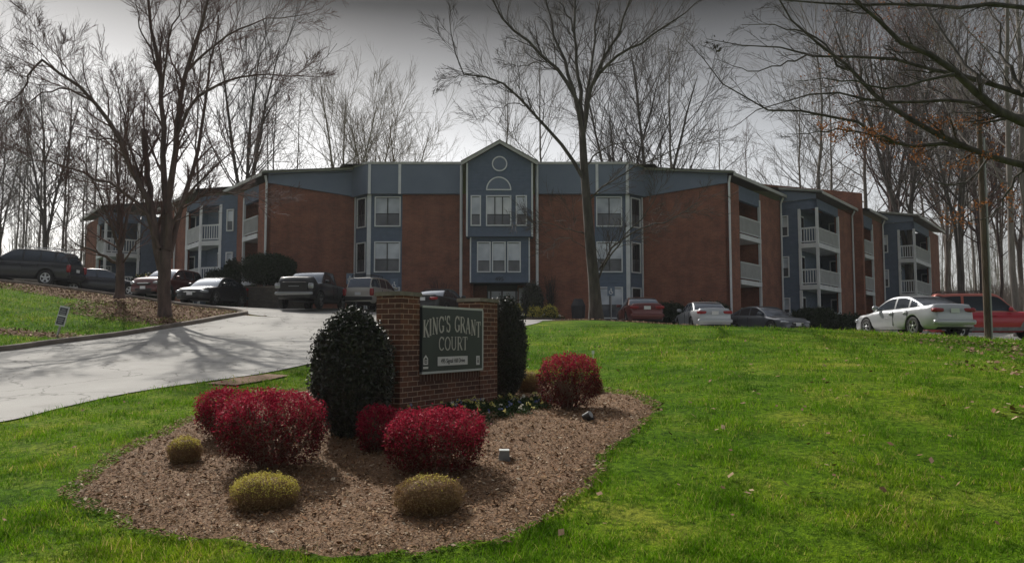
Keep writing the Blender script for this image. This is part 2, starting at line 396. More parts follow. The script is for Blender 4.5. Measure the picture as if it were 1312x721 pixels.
# ============================================================= SETTING: ground, drive, lot
def interp_poly(pts, n):
    P = np.array([(p[0], p[1]) for p in pts], float)
    d = np.r_[0, np.cumsum(np.hypot(*(np.diff(P, axis=0).T)))]
    t = np.linspace(0, d[-1], n)
    # light smoothing by sampling a Catmull-like curve through the points
    x = np.interp(t, d, P[:,0]); y = np.interp(t, d, P[:,1])
    k = max(1, n//60)
    ker = np.ones(2*k+1)/(2*k+1)
    xs = np.r_[[x[0]]*k, x, [x[-1]]*k]; ys = np.r_[[y[0]]*k, y, [y[-1]]*k]
    x2 = np.convolve(xs, ker, 'valid'); y2 = np.convolve(ys, ker, 'valid')
    return np.c_[x2, y2]
def strip(name, A, B, m, lift, nb, mtl_uv=True):
    """sheet between two edge curves following the terrain"""
    n = len(A); s = np.linspace(0, 1, nb)
    X = A[:,None,0]*(1-s) + B[:,None,0]*s; Y = A[:,None,1]*(1-s) + B[:,None,1]*s
    Z = tz(X, Y) + lift
    V = np.stack([X, Y, Z], -1).reshape(-1, 3)
    i = np.arange(n-1)[:,None]*nb + np.arange(nb-1)[None,:]
    Fc = np.stack([i, i+1, i+1+nb, i+nb], -1).reshape(-1, 4)
    o = np_mesh(name, V, Fc, m, smooth=True)
    if o.data.polygons[0].normal.z < 0: o.data.flip_normals()
    return o
def gxy(px, py, Y=None):
    if Y is None: p = ground(px, py)
    else: p = W(px, py, Y)
    return (p.x, p.y)
DR_LOW = [(-16.0, 3.0), (-10.5, 8.4), gxy(0,545), gxy(50,531), gxy(100,518), gxy(165,504), gxy(240,493), gxy(300,485), gxy(345,478), gxy(400,466), (-3.3,20.2), (-1.2,24.0), (0.1,27.2), (0.9,29.2), (1.25,31.2)]
DR_UP = [(-26.0, 10.0), (-17.5,17.6), gxy(0,451,20.0), gxy(75,442,22.0), gxy(150,431,24.0), gxy(210,421,26.2), gxy(262,412,28.4), gxy(295,408,30.2), gxy(306,404,31.4)]
KERB = DR_UP[:-1] + [(-10.75,31.2), (-10.75,32.0), (-11.2,33.0), (-12.2,34.1), (-14.0,35.2), (-16.4,36.0), (-19.5,36.1), (-24,36.0), (-34,35.4)]
low = interp_poly(DR_LOW, 120); up = interp_poly(DR_UP, 120)
drv = strip('driveway', low, up, M['asphalt'], .02, 24); tag(drv, kind='structure')
LOT_N = [(-60,37.5),(-34,35.6),(-24,36.2),(-19.5,36.3),(-16.4,36.2),(-14.0,35.4),(-12.2,34.3),(-11.2,33.2),(-10.75,31.4), (-5,31.0), (1.25,30.9), (2.6,33.6), (4.6,35.2), (8.0,34.6), (11.5,32.0), (14.5,28.6), (18.0,26.8), (24,26.5), (40,24)]
LOT_F = [(-70,62),(-52,58),(-40,55),(-31,52.0),(-23,49.5),(-19,46.5),(-14.5,43.4),(-11.5,44.5),(-8.5,45.6),(-4,45.6),(1,45.6),(5,45.6),(8,45.4),(12.0,43.0),(16,46.5),(20,47.6),(26,52),(34,56),(55,62)]
lot = strip('parking_lot', interp_poly(LOT_N, 160), interp_poly(LOT_F, 160), M['asphalt'], .02, 40); tag(lot, kind='structure')

def inside(px, py, poly):
    x = np.asarray(px); y = np.asarray(py); c = np.zeros(x.shape, bool); n = len(poly)
    for i in range(n):
        x1, y1 = poly[i]; x2, y2 = poly[(i+1) % n]
        if y1 == y2: continue
        k = ((y1 > y) != (y2 > y)) & (x < (x2-x1)*(y-y1)/(y2-y1)+x1)
        c ^= k
    return c
ROADPOLY = [tuple(p) for p in low] + [tuple(p) for p in up[::-1]]
LOTPOLY = LOT_N + LOT_F[::-1]
BED_PX = [(95,640),(100,622),(120,603),(150,585),(200,560),(250,538),(300,518),(352,505),(420,497),(520,487),(620,478),(680,486),(735,494),(790,503),(825,511),(842,521),(836,538),(812,556),(790,572),(772,592),(755,622),(735,646),(705,666),(668,684),(625,700),(560,716),(500,722),(430,718),(360,710),(300,702),(240,694),(190,684),(140,668),(108,655)]
BED = [gxy(*p) for p in BED_PX]
BEDC = interp_poly(BED + [BED[0]], 220)[:-1]
_r = np.random.RandomState(3)
_ang = np.linspace(0, 2*PI, len(BEDC), endpoint=False)
_cen = BEDC.mean(0)
BEDC = _cen + (BEDC-_cen)*(1 + (.012*np.sin(_ang*17+1)+.009*np.sin(_ang*41)+.006*np.sin(_ang*73+2))[:,None])
BEDPOLY = [tuple(p) for p in BEDC]
# litter patches on the slopes: (x, y, rx, ry)
LITTER = [(-13.5,31.0,3.6,3.6),(-17.5,34.0,5.5,2.4),(-22,35,4,1.2),(-15.8,23.6,4.5,.55),(-11.8,27.8,2,.5),(3.9,32.6,2.0,1.4),(6.2,32.6,2.6,1.5),(1.9,32.0,.8,.9),(11.6,17.0,1.9,3.8),(8.9,12.8,1.1,2.2),(6.4,9.4,.5,.9),(45,75,40,14),(-45,75,40,12),(0,85,60,12),(40,50,9,14),(-50,50,12,8)]
def litter_f(x, y):
    f = np.zeros(np.shape(x))
    for cx, cy, rx, ry in LITTER:
        f = np.maximum(f, np.clip(1.45-np.sqrt(((x-cx)/rx)**2+((y-cy)/ry)**2), 0, 1))
    f = np.where((np.asarray(x) > 5) & (np.asarray(y) < 26), f*.45, f)
    return f*.5
xs = np.r_[-400,-250,-160,-110, np.arange(-80,-30,1.6), np.arange(-30,-12,.6), np.arange(-12,12,.3), np.arange(12,30,.6), np.arange(30,81,1.6),110,160,250,400]
ys = np.r_[-200,-100,-50,-25, np.arange(-12,3,1.0), np.arange(3,16,.25), np.arange(16,48,.5), np.arange(48,100,1.6), 110,130,160,200,260,350,500]
GX, GY = np.meshgrid(xs, ys)
GZ = tz(GX, GY)
hole = inside(GX, GY, ROADPOLY) | inside(GX, GY, LOTPOLY)
V = np.stack([GX, GY, GZ], -1).reshape(-1,3)
nx = len(xs); i = np.arange(len(ys)-1)[:,None]*nx + np.arange(nx-1)[None,:]
Fc = np.stack([i, i+1, i+1+nx, i+nx], -1).reshape(-1,4)
gnd = np_mesh('lawn', V, Fc, M['lawn'], smooth=True); tag(gnd, kind='structure')
at_ = gnd.data.attributes.new('litter', 'FLOAT', 'POINT'); at_.data.foreach_set('value', litter_f(GX, GY).ravel().astype(np.float32))

soil = strip('bare_soil', interp_poly([gxy(262,493),gxy(300,486),gxy(344,480.5)], 20), interp_poly([gxy(300,495.5),gxy(345,488),gxy(372,482)], 20), M['mulch'], .028, 8); tag(soil, kind='structure')
# kerb: a real concrete lip following the drive and the island
def sweep(name, path, prof, m, lift=0.0):
    P = interp_poly(path, 170); T = np.gradient(P, axis=0); T /= np.hypot(T[:,0], T[:,1])[:,None]
    Nn = np.c_[-T[:,1], T[:,0]]
    Z = tz(P[:,0], P[:,1]); k = len(prof); V = []
    for a, h in prof: V.append(np.c_[P + Nn*a, Z + h + lift])
    V = np.stack(V, 1).reshape(-1,3); n = len(P)
    i = np.arange(n-1)[:,None]*k + np.arange(k-1)[None,:]
    Fc = np.stack([i, i+k, i+1+k, i+1], -1).reshape(-1,4)
    return np_mesh(name, V, Fc, m)
kb = sweep('kerb', KERB, [(-.02,-.1),(0,.12),(.03,.15),(.15,.155),(.18,.13),(.2,-.1)], M['kerb']); tag(kb, kind='structure')

# mulch bed: radial sheet, slightly domed
nr = 40; cen = BEDC.mean(0)
s = np.linspace(1, 0, nr)[None,:]
X = cen[0] + (BEDC[:,0,None]-cen[0])*s; Y = cen[1] + (BEDC[:,1,None]-cen[1])*s
edge = np.clip((1-s)/.06, 0, 1); bumpn = (np.sin(X*9.1+Y*3.3)*np.sin(Y*7.7-X*2.1)*.5 + np.sin(X*23+1)*np.sin(Y*19))*.013
Z = tz(X, Y) - .03 + .075*edge + bumpn
nb_ = len(BEDC); V = np.stack([X, Y, Z], -1).reshape(-1,3)
ii = np.arange(nb_)[:,None]; jj = np.arange(nr-1)[None,:]; i2 = (ii+1) % nb_
Fc = np.stack([ii*nr+jj, i2*nr+jj, i2*nr+jj+1, ii*nr+jj+1], -1).reshape(-1,4)
bed = np_mesh('mulch_bed', V, Fc, M['mulch'], smooth=True); tag(bed, kind='structure')
if bed.data.polygons[100].normal.z < 0: bed.data.flip_normals()

# ------------------------------------------------------------- scatter helpers
def quads(P, A, B, droop=None):
    """quad cards centred at P with half-axes A, B -> V, F"""
    V = np.stack([P-A, P-B*.9, P+A, P+B*.9], 1).reshape(-1,3)
    n = len(P); F = np.arange(n*4).reshape(n,4)
    return V, F
def rand_dirs(rs, n):
    d = rs.normal(size=(n,3)); return d/np.linalg.norm(d, axis=1)[:,None]
rs = np.random.RandomState(11)
def in_bed(x, y): return inside(x, y, BEDPOLY)
# mulch chips
bx = BEDC[:,0]; by = BEDC[:,1]
n = 300000
x = rs.uniform(bx.min(), bx.max(), n); y = rs.uniform(by.min(), by.max(), n)
keep = inside(x, y, [tuple(cen+(p-cen)*1.02) for p in BEDC]) & (rs.rand(n) < np.clip((7.5/y)**1.3, .25, 1)); x, y = x[keep], y[keep]; n = len(x)
th = rs.uniform(0, 2*PI, n); ln = rs.lognormal(-4.62, .5, n); ln = np.where(rs.rand(n) < .03, ln*1.9, ln); wd = ln*rs.uniform(.15,.5,n); ln = np.clip(ln, .004, .032)
tilt = rs.normal(0,.35,n)
A = np.c_[np.cos(th)*ln, np.sin(th)*ln, tilt*ln]; B = np.c_[-np.sin(th)*wd, np.cos(th)*wd, rs.normal(0,.5,n)*wd]
V, Fc = quads(np.c_[x, y, tz(x, y)+.048+rs.uniform(0,.022,n)], A, B)
o = np_mesh('mulch_chips', V, Fc, M['chip']); tag(o, 'brown shredded wood mulch spread over the planting bed around the sign', 'mulch', kind='stuff')

# grass blades
def grass(n, ymin, ymax, seed, h0, w0, power=1.7):
    r = np.random.RandomState(seed)
    u = r.rand(n); y = (ymin**(1-power+1e-9) + u*(ymax**(1-power)-ymin**(1-power)))**(1/(1-power))
    x = r.uniform(-.85, .85, n)*y
    clump = np.sin(x*3.1+y*1.7)*np.sin(y*2.9-x*1.3) + .6*np.sin(x*8.7+2)*np.sin(y*9.9)
    k = ~in_bed(x, y) & ~inside(x, y, ROADPOLY) & ~inside(x, y, LOTPOLY)
    k &= r.rand(n) > litter_f(x, y)*1.9
    k &= r.rand(n) < .55+.42*clump
    x, y, clump = x[k], y[k], clump[k]; n = len(x); z = tz(x, y)
    sc = np.clip(y/8.0, 1, 2.6)
    h = h0*r.lognormal(0,.42,n)*(1+.4*clump)*np.sqrt(sc); w = w0*sc*r.uniform(.7,1.3,n)
    th = r.uniform(0, 2*PI, n); lean = r.uniform(.2,1.1,n)*h; la = r.uniform(0,2*PI,n)
    P = np.c_[x, y, z-.004]; S = np.c_[np.cos(th)*w, np.sin(th)*w, np.zeros(n)]
    mid = P + np.c_[np.cos(la)*lean*.35, np.sin(la)*lean*.35, h*.62]
    tip = P + np.c_[np.cos(la)*lean, np.sin(la)*lean, h]
    V = np.stack([P-S, P+S, mid+S*.7, tip, mid-S*.7], 1).reshape(-1,3)
    b = np.arange(n)[:,None]*5
    return V, np.concatenate([np.c_[b,b+1,b+2], np.c_[b,b+2,b+4], np.c_[b+4,b+2,b+3]])
V, Fc = grass(520000, 4.6, 27.0, 5, .030, .0030)
o = np_mesh('grass', V, Fc, M['grass']); tag(o, 'short rough green grass covering the sloping lawn', 'grass', kind='stuff')
# island grass beyond the drive
r_ = np.random.RandomState(9); n = 60000
x = r_.uniform(-34,-9,n); y = r_.uniform(18,36,n)
def island_ok(x, y):
    return ~inside(x, y, ROADPOLY) & ~inside(x, y, LOTPOLY) & (y > np.interp(x, up[:,0], up[:,1])+.25)
k = island_ok(x, y) & (r_.rand(n) > litter_f(x, y)*1.9); x, y = x[k], y[k]; n = len(x)
h = r_.uniform(.04,.10,n); th = r_.uniform(0,2*PI,n); S = np.c_[np.cos(th), np.sin(th), np.zeros(n)]*.012
P = np.c_[x, y, tz(x, y)]; tip = P+np.c_[r_.normal(0,.03,n), r_.normal(0,.03,n), h]
V = np.stack([P-S, P+S, tip], 1).reshape(-1,3)
o = np_mesh('grass', V, np.arange(n*3).reshape(n,3), M['grass']); tag(o, 'grass on the raised island beyond the kerb', 'grass', kind='stuff')
# dead leaves
P_ = []; S_ = []
for cx, cy, rx, ry in LITTER[:11]:
    nn = int(420*rx*ry) if cx < 0 else int(110*rx*ry); nn = min(nn, 5200)
    a = rs.uniform(0,2*PI,nn); q = np.sqrt(rs.rand(nn))*1.05
    P_.append(np.c_[cx+np.cos(a)*q*rx, cy+np.sin(a)*q*ry]); S_.append(np.clip(rs.lognormal(-3.35,.35,nn), .02, .07))
n = 520; yy = rs.uniform(6, 26, n); P_.append(np.c_[rs.uniform(-.1,.68,n)*yy, yy]); S_.append(rs.uniform(.018,.045,n))
n = 60; yy = rs.uniform(6, 16, n); P_.append(np.c_[rs.uniform(-.66,-.1,n)*yy, yy]); S_.append(rs.uniform(.018,.035,n))
n = 500; P_.append(np.c_[rs.uniform(11,16,n), rs.uniform(16,26,n)]); S_.append(rs.uniform(.02,.05,n))
P2 = np.concatenate(P_); S = np.concatenate(S_)
k = ~inside(P2[:,0],P2[:,1],ROADPOLY) & ~inside(P2[:,0],P2[:,1],LOTPOLY) & ~in_bed(P2[:,0],P2[:,1]); P2, S = P2[k], S[k]; n = len(S)
th = rs.uniform(0,2*PI,n); A = np.c_[np.cos(th)*S, np.sin(th)*S, rs.normal(0,.3,n)*S]; B = np.c_[-np.sin(th)*S*.7, np.cos(th)*S*.7, rs.normal(0,.3,n)*S]
V, Fc = quads(np.c_[P2, tz(P2[:,0],P2[:,1])+.03+rs.uniform(0,.03,n)], A, B)
o = np_mesh('fallen_leaves', V, Fc, M['litter']); tag(o, 'brown fallen leaves scattered on the lawn and the tree island', 'dead leaves', kind='stuff')

# ============================================================= APARTMENT BUILDING
YC = 47.0
def xat(px, Y, py=320): return slopes(px, py)[0]*Y
def line_hit(p, d, px, py=320):
    """distance along p + t d where it crosses the picture column px"""
    u = slopes(px, py)[0]
    return (p.x - u*p.y)/(u*d.y - d.x)
R1 = Vector((.608,.794,0)); Q1 = Vector((.794,-.608,0))
RL = Vector((-.608,.794,0)); QL = Vector((-.794,-.608,0))
BC = Vector((xat(638.5,YC), YC, 0))
G0, F2, F3, ZT = 2.6, 5.9, 8.62, 11.2     # ground, second floor, third floor, brick top
Z_PAR = 12.95
bld = empty('apartment_building', (BC.x, YC, 3.2), 'long three storey brick apartment building with blue siding, white balconies and a gabled entrance', 'building')
BO = bld.location.copy()
def mb(): return MB(BO)
SHELL = {}
def flush():
    for nm, k in (('brick_wall','brick'),('siding_wall','siding'),('fascia','fascia'),('soffit','dark'),('roof','roof'),('roof_edge','roof_edge')):
        s = SHELL.get(nm)
        if s is not None and s.f: s.build(nm, M[k], bld)
        if s is None: SHELL[nm] = mb()
        else: s.v, s.f, s.uv, s.m = [], [], [], []
flush()
brick, siding, fasc, dk, roofm, rimm = [SHELL[k] for k in ('brick_wall','siding_wall','fascia','soffit','roof','roof_edge')]
UP = Vector((0,0,1))
def wall(m, a, b, z0, z1, th=.25, inward=None, off=0.0):
    """wall panel from a to b (2D) with thickness towards inward"""
    a = Vector((a.x,a.y,0)); b = Vector((b.x,b.y,0)); d = (b-a); n = Vector((-d.y, d.x, 0)).normalized()
    if inward is None: inward = n
    if n.dot(inward) < 0: n = -n
    m.box(a+UP*z0-n*off, d, n*(th+off), UP*(z1-z0))
def window(a, d, n, t0, t1, z0, z1, cols=2, parts=bld, off=0.0, sash=True, split=.42, dark=False):
    """window at wall line a + d t; n = outward normal; frame proud, glass set back inside it"""
    a = Vector((a.x,a.y,0)); fw = .07
    fr = mb(); o = a+d*t0+n*off; wdt = t1-t0
    for (ta, tb, za, zb) in ((0,wdt,z0,z0+fw),(0,wdt,z1-fw,z1),(0,fw,z0+fw,z1-fw),(wdt-fw,wdt,z0+fw,z1-fw)):
        fr.box(o+d*ta+UP*za-n*.01, d*(tb-ta), n*.08, UP*(zb-za))
    f = fr.build('window', M['frame'], parts)
    s = mb(); iw = (wdt-2*fw)/cols
    zs = z0+fw+(z1-z0-2*fw)*split
    for c in range(cols):
        xa = fw+c*iw
        if c: s.box(o+d*(xa-.03)+UP*(z0+fw)+n*.004, d*.06, n*.045, UP*(z1-z0-2*fw))
        if sash: s.box(o+d*(xa+.03 if c else xa)+UP*(zs-.025)+n*.004, d*(iw-.03 if c else iw), n*.04, UP*.05)
        s.box(o+d*(xa+.002)+UP*(z1-fw-.04)+n*.004, d*(iw-.034), n*.03, UP*.038)
    s.build('sash', M['bronze'], f)
    g = mb(); g.box(o+d*fw+UP*(zs)+n*.001, d*(wdt-2*fw), n*.012, UP*(z1-fw-zs)); g.build('pane', M['glass'] if dark else M[rnd.choice(['blind','blind','blind2','blind3'])], f)
    g = mb(); g.box(o+d*fw+UP*(z0+fw)+n*.001, d*(wdt-2*fw), n*.016, UP*(zs-z0-fw-.001)); g.build('pane', M['screen'], f)
    return f
def zpix(py, Y): return CAMZ + slopes(656, py)[1]*Y
FX = Vector((1,0,0)); FN = Vector((0,-1,0))
for sgn in (-1, 1):
    def PX(d): return BC.x + sgn*d         # distance from building centre
    hb = abs(xat(805, YC)-BC.x); h762 = abs(xat(762,YC)-BC.x); h685 = abs(xat(686,YC)-BC.x)
    # brick between entrance bay and window bay
    wall(brick, Vector((PX(h685),YC)), Vector((PX(h762),YC)), G0, ZT, inward=Vector((0,1,0)))
    # frontal bay face
    wall(siding, Vector((PX(h762),YC)), Vector((PX(hb),YC)), G0, ZT, inward=Vector((0,1,0)))
    Cb = Vector((PX(hb), YC, 0)); D45 = Vector((sgn*.7071,.7071,0)); N45 = Vector((sgn*.7071,-.7071,0))
    Ce = Cb + D45*1.48
    wall(siding, Cb, Ce, G0, ZT, inward=-N45)
    # corner boards
    cb = mb(); cb.box(Cb+Vector((-sgn*.02,-.05,G0)) - Vector((0.12,0,0)), Vector((.24,0,0)), Vector((0,.3,0)), UP*(ZT-G0))
    cb.box(Ce-D45*.1+N45*.01+UP*G0, D45*.1, N45*.05, UP*(ZT-G0))
    cb.build('corner_board', M['trim'], bld)
    brick_mid = None; flush()
    # windows
    wz = [(zpix(290.5,YC), zpix(252,YC)), (zpix(349,YC), zpix(309.5,YC)), (zpix(408,YC), zpix(367.5,YC))]
    w0 = abs(xat(764,YC)-BC.x); w1 = abs(xat(797.5,YC)-BC.x)
    for z0_, z1_ in wz:
        xa, xb = sorted((PX(w0), PX(w1)))
        window(Vector((0,YC)), FX, FN, xa, xb, z0_, z1_, 2)
        if sgn > 0: window(Cb, D45, N45, .25, 1.22, z0_, z1_, 2, dark=True)
        else: window(Ce, -D45, N45, .26, 1.23, z0_, z1_, 2, dark=True)
    # end wall coming forward, then the stepped side walls
    Rr, Qr = (R1, Q1) if sgn > 0 else (RL, QL)
    cpx = 935 if sgn > 0 else 340.5
    tC = line_hit(Ce, Qr, cpx); C1 = Ce + Qr*tC
    out_end = -Rr                               # outward normal of end walls (towards the viewer)
    out_side = Qr
    wall(brick, Ce, C1, G0, ZT+.22, inward=Rr)
    # blue gable infill over the end wall, top following the shed roof
    zc0, zc1 = Z_PAR-.05, 11.95
    for q in (0,):
        o_ = -Rr*.14
        a, b = Ce+o_, C1+o_+Qr*.0
        fasc.poly([a+UP*(ZT-.02), b+UP*(ZT+.2), b+UP*zc1, a+UP*zc0], [(0,0),(6,0),(6,.5),(0,1.8)])
        fasc.poly([a+UP*(ZT-.02), a+UP*(ZT-.02)-o_, b+UP*(ZT+.2)-o_, b+UP*(ZT+.2)])
        rimm.box(a+UP*(zc0-.02)-Rr*.1, (b+UP*zc1)-(a+UP*zc0)+Qr*.35-UP*.02, Rr*.35, UP*.16)
    # central fascia box
    fo = .32
    xa, xb = sorted((PX(h685-.02), PX(hb+.13)))
    fasc.box(Vector((xa, YC-fo, ZT-.05)), Vector((xb-xa,0,0)), Vector((0,fo+.2,0)), UP*(Z_PAR-ZT+.05))
    Cf = Vector((PX(hb+.13), YC-fo, 0))
    Df = D45*1.75
    fasc.box(Cf+UP*(ZT-.05)-(N45*.001), Df, -N45*.4, UP*(Z_PAR-ZT+.05))
    rimm.box(Vector((xa,YC-fo-.06,Z_PAR)), Vector((xb-xa,0,0)), Vector((0,.5,0)), UP*.14)
    rimm.box(Cf+UP*(Z_PAR+.003)+N45*.06, Df, -N45*.5, UP*.135)
    cv = mb()
    for dpx in (799.5, 765.5):
        hx = abs(xat(dpx+ (5 if dpx > 790 else 0), YC-fo)-BC.x)
        cv.cbox((PX(hx), YC-fo-.03, (ZT+Z_PAR)/2-.03), .16, .06, Z_PAR-ZT+.08)
    cv.build('fascia_batten', M['trim'], bld)
    flush()
    # side blocks
    def seg(p, d, t): return p + d*t
    balc_specs = []
    def side_wall(p, d, t0, t1, m=brick, z0=G0, z1=ZT+.3): wall(m, p+d*t0, p+d*t1, z0, z1, inward=-out_side)
    def recess(p, d, t0, t1):
        """recessed balcony stack in a side wall"""
        dep = 1.5
        a = p+d*t0; b = p+d*t1
        wall(brick, a-out_side*dep, b-out_side*dep, G0, ZT+.3, inward=-out_side)
        wall(brick, a-d*.2-out_side*.25, a-d*.2-out_side*dep, G0, ZT+.3, th=.2, inward=d)
        wall(brick, b+d*.001-out_side*.25, b+d*.001-out_side*dep, G0, ZT+.3, th=.2, inward=d)
        wall(siding, a, b, ZT-.55, ZT+.3, inward=-out_side)
        for fz in (3.15, F2, F3):
            B = mb()
            B.box(a+UP*(fz-.28)+out_side*.06, b-a, -out_side*(dep+.02), UP*.28)
            f = B.build('balcony', M['trim'], bld)
            rl = mb(); w_ = (b-a).length
            rl.box(a+d*.02+UP*(fz+.98)+out_side*.04, d*(w_-.04), -out_side*.08, UP*.1)
            rl.box(a+d*.02+UP*(fz+.08)+out_side*.04, d*(w_-.04), -out_side*.06, UP*.08)
            nb = int(w_/.13)
            for k in range(nb): rl.box(a+d*(.05+k*(w_-.1)/nb)+UP*(fz+.16)+out_side*.03, d*.05, -out_side*.035, UP*.82)
            rl.build('railing', M['rail'], f)
            pp = mb()
            pp.box(b-d*.14+UP*fz+out_side*.05, d*.14, -out_side*.14, UP*(2.45 if fz > 3.2 else 2.46)); pp.build('post', M['trim'], f)
            ds = mb(); ds.box(b-d*.9-out_side*(dep-.01)+UP*fz, d*.75, out_side*.05, UP*2.05); ds.build('balcony_door', M['bronze'], f)
    def boxbalc(p, ln, rn):
        """corner balcony stack: p outer corner, ln length back along -Q, rn length along R"""
        dl, dr = -Qr, Rr
        # recess walls inside
        wall(siding, p+dr*(rn*1.25)+dl*.26, p+dr*(rn*1.25)+dl*ln*1.25, G0, ZT+.3, th=.2, inward=dr)
        wall(siding, p+dl*(ln*1.25)+dr*.26, p+dl*(ln*1.25)+dr*rn*1.25, G0, ZT+.3, th=.2, inward=dl)
        wall(siding, p, p+dl*ln, ZT-.32, ZT+.3, th=.2, inward=dr)
        wall(siding, p, p+dr*rn, ZT-.32, ZT+.3, th=.2, inward=dl)
        for fz in (3.15, F2, F3):
            B = mb(); B.box(p-dl*.08-dr*.08+UP*(fz-.3), dl*(ln+.06), dr*(rn+.06), UP*.3)
            B.box(p+dl*.27+dr*.27+UP*(fz-.29), dl*(ln*1.25-.28), dr*(rn*1.25-.28), UP*.27)
            f = B.build('balcony', M['trim'], bld)
            hp = 2.42 if fz < F3 else 2.3
            for q in (p, p+dl*(ln-.1), p+dr*(rn-.1)):
                po = mb(); po.box(q-dl*.06-dr*.06+UP*fz, dl*.16, dr*.16, UP*(hp)); po.build('post', M['trim'], f)
            for (dd, oth, w_, dens) in ((dl, dr, ln, .17), (dr, dl, rn, .12)):
                rl = mb()
                rl.box(p+dd*.11+UP*(fz+.95), dd*(w_-.22), oth*.08, UP*.1)
                rl.box(p+dd*.11+UP*(fz+.08), dd*(w_-.22), oth*.07, UP*.08)
                nb = int((w_-.3)/dens)
                for k in range(nb+1): rl.box(p+dd*(.15+k*(w_-.36)/nb)+oth*.02+UP*(fz+.16), dd*(.055 if dens > .15 else .055), oth*.03, UP*.79)
                rl.build('railing', M['trim'] if dens > .15 else M['rail'], f)
            dd_ = mb(); dd_.box(p+dl*(ln*1.25-.05)+dr*(rn*.25)+UP*(fz+.02), dr*.85, dl*.04, UP*2.05); dd_.build('balcony_door', M['frame'], f)
            dg = mb(); dg.box(p+dl*(ln*1.25-.06)+dr*(rn*.25+.09)+UP*(fz+.12), dr*.67, dl*.01, UP*1.85); dg.build('balcony_glass', M['glass'], f)
            dd_ = mb(); dd_.box(p+dr*(rn*1.25-.05)+dl*(ln*.15)+UP*(fz+.02), dl*.8, dr*.04, UP*2.05); dd_.build('balcony_door', M['frame'], f)
            dg = mb(); dg.box(p+dr*(rn*1.25-.06)+dl*(ln*.15+.09)+UP*(fz+.12), dl*.62, dr*.01, UP*1.85); dg.build('balcony_glass', M['glass'], f)
    def spout(p, ofs, z0=G0, z1=ZT+.2):
        b_ = mb(); q = p+ofs; b_.tube(q+UP*z0, q+UP*z1, .065, 8); b_.tube(q+UP*z1, p+UP*(z1+.35)+ofs*3, .065, 8); b_.build('downspout', M['trim'], bld)
    def roof_block(p, d, t0, t1, eave=11.9, depth=8.0, ovh=.5, slope=.19):
        a = p+d*(t0-.35)+out_side*ovh; b = p+d*(t1)+out_side*ovh
        zi = eave+slope*depth
        roofm.poly([a+UP*eave, b+UP*eave, b-out_side*depth+UP*zi, a-out_side*depth+UP*zi])
        roofm.poly([a+UP*(eave-.16), a-out_side*depth+UP*(zi-.16), b-out_side*depth+UP*(zi-.16), b+UP*(eave-.16)])
        rimm.box(a+UP*(eave-.17), b-a, -out_side*.05, UP*.18)
    if sgn > 0:
        t48, t75, t1 = line_hit(C1,Rr,948), line_hit(C1,Rr,974.5), line_hit(C1,Rr,1001)
        side_wall(C1, Rr, 0, t48); recess(C1, Rr, t48, t75); side_wall(C1, Rr, t75, t1)
        spout(C1, Vector((.0,-.12,0))); spout(C1+Rr*(t1-.15), out_side*.09)
        roof_block(C1, Rr, 0, t1+2)
        flush()
        P2_ = C1+Rr*t1; s2 = line_hit(P2_, Qr, 1048); s23 = line_hit(P2_, Qr, 1023.5)
        wall(siding, P2_, P2_+Qr*s23, G0, ZT+.3, inward=Rr)
        C2 = P2_+Qr*s2
        ta, tb = line_hit(P2_,Qr,1001.6), line_hit(P2_,Qr,1011)
        for fz in (3.15, F2, F3): window(P2_, Qr, -Rr, max(.05,ta), tb, fz+.55, fz+1.95, 1, dark=False)
        t75b, t92 = line_hit(C2,Rr,1075), line_hit(C2,Rr,1092)
        boxbalc(C2, s2-s23, t75b); side_wall(C2, Rr, t75b, t92)
        spout(C2+Rr*(t92-.1), out_side*.09)
        roof_block(C2, Rr, 0, t92, depth=4.5)
        fasc.poly([P2_-Rr*.1+UP*(ZT+.3), C2-Rr*.1+UP*(ZT+.3), C2-Rr*.1+UP*11.85, P2_-Rr*.1+UP*12.35])
        rimm.box(P2_-Rr*.25+UP*12.35, (C2-P2_)-UP*.5+Qr*.4, Rr*.3, UP*.14)
        flush()
        P3 = C2+Rr*t92; s3 = line_hit(P3, Qr, 1105.5); C3 = P3+Qr*s3
        fwm = mb(); zA, zB = 13.05, 15.0
        a = C3; b = P3-Qr*8.5
        n_ = Rr*.35
        pts = [a+UP*G0, a+UP*zA, b+UP*zB, b+UP*G0]
        fwm.poly([q for q in pts][::-1], [(9,0),(9,10),(0,12),(0,0)][::-1]); fwm.poly([q+n_ for q in pts])
        for k in range(4): q1, q2 = pts[k], pts[(k+1)%4]; fwm.poly([q1,q2,q2+n_,q1+n_], [(0,q1.z),(0,q2.z),(.35,q2.z),(.35,q1.z)])
        fwm.build('fire_wall', M['brick'], bld)
        t07, t18, t31 = line_hit(C3,Rr,1107.5), line_hit(C3,Rr,1118.5), line_hit(C3,Rr,1131)
        side_wall(C3, Rr, .35, t07); recess(C3, Rr, t07, t18); side_wall(C3, Rr, t18, t31)
        roof_block(C3, Rr, .8, t31+2, depth=8)
        flush()
        P4 = C3+Rr*t31; s4 = line_hit(P4,Qr,1172); s45 = line_hit(P4,Qr,1150.5); C4 = P4+Qr*s4
        wall(siding, P4, P4+Qr*s45, G0, ZT+.3, inward=Rr)
        ta, tb = line_hit(P4,Qr,1132), line_hit(P4,Qr,1138)
        for fz in (3.15, F2, F3): window(P4, Qr, -Rr, max(.05,ta), tb, fz+.55, fz+1.95, 1)
        spout(P4+Rr*(-.15), out_side*.09)
        t91, t03 = line_hit(C4,Rr,1191), line_hit(C4,Rr,1203)
        boxbalc(C4, s4-s45, t91); side_wall(C4, Rr, t91, t03); roof_block(C4, Rr, 0, t03+.5, depth=9)
        fasc.poly([P4-Rr*.1+UP*(ZT+.3), C4-Rr*.1+UP*(ZT+.3), C4-Rr*.1+UP*11.85, P4-Rr*.1+UP*12.35])
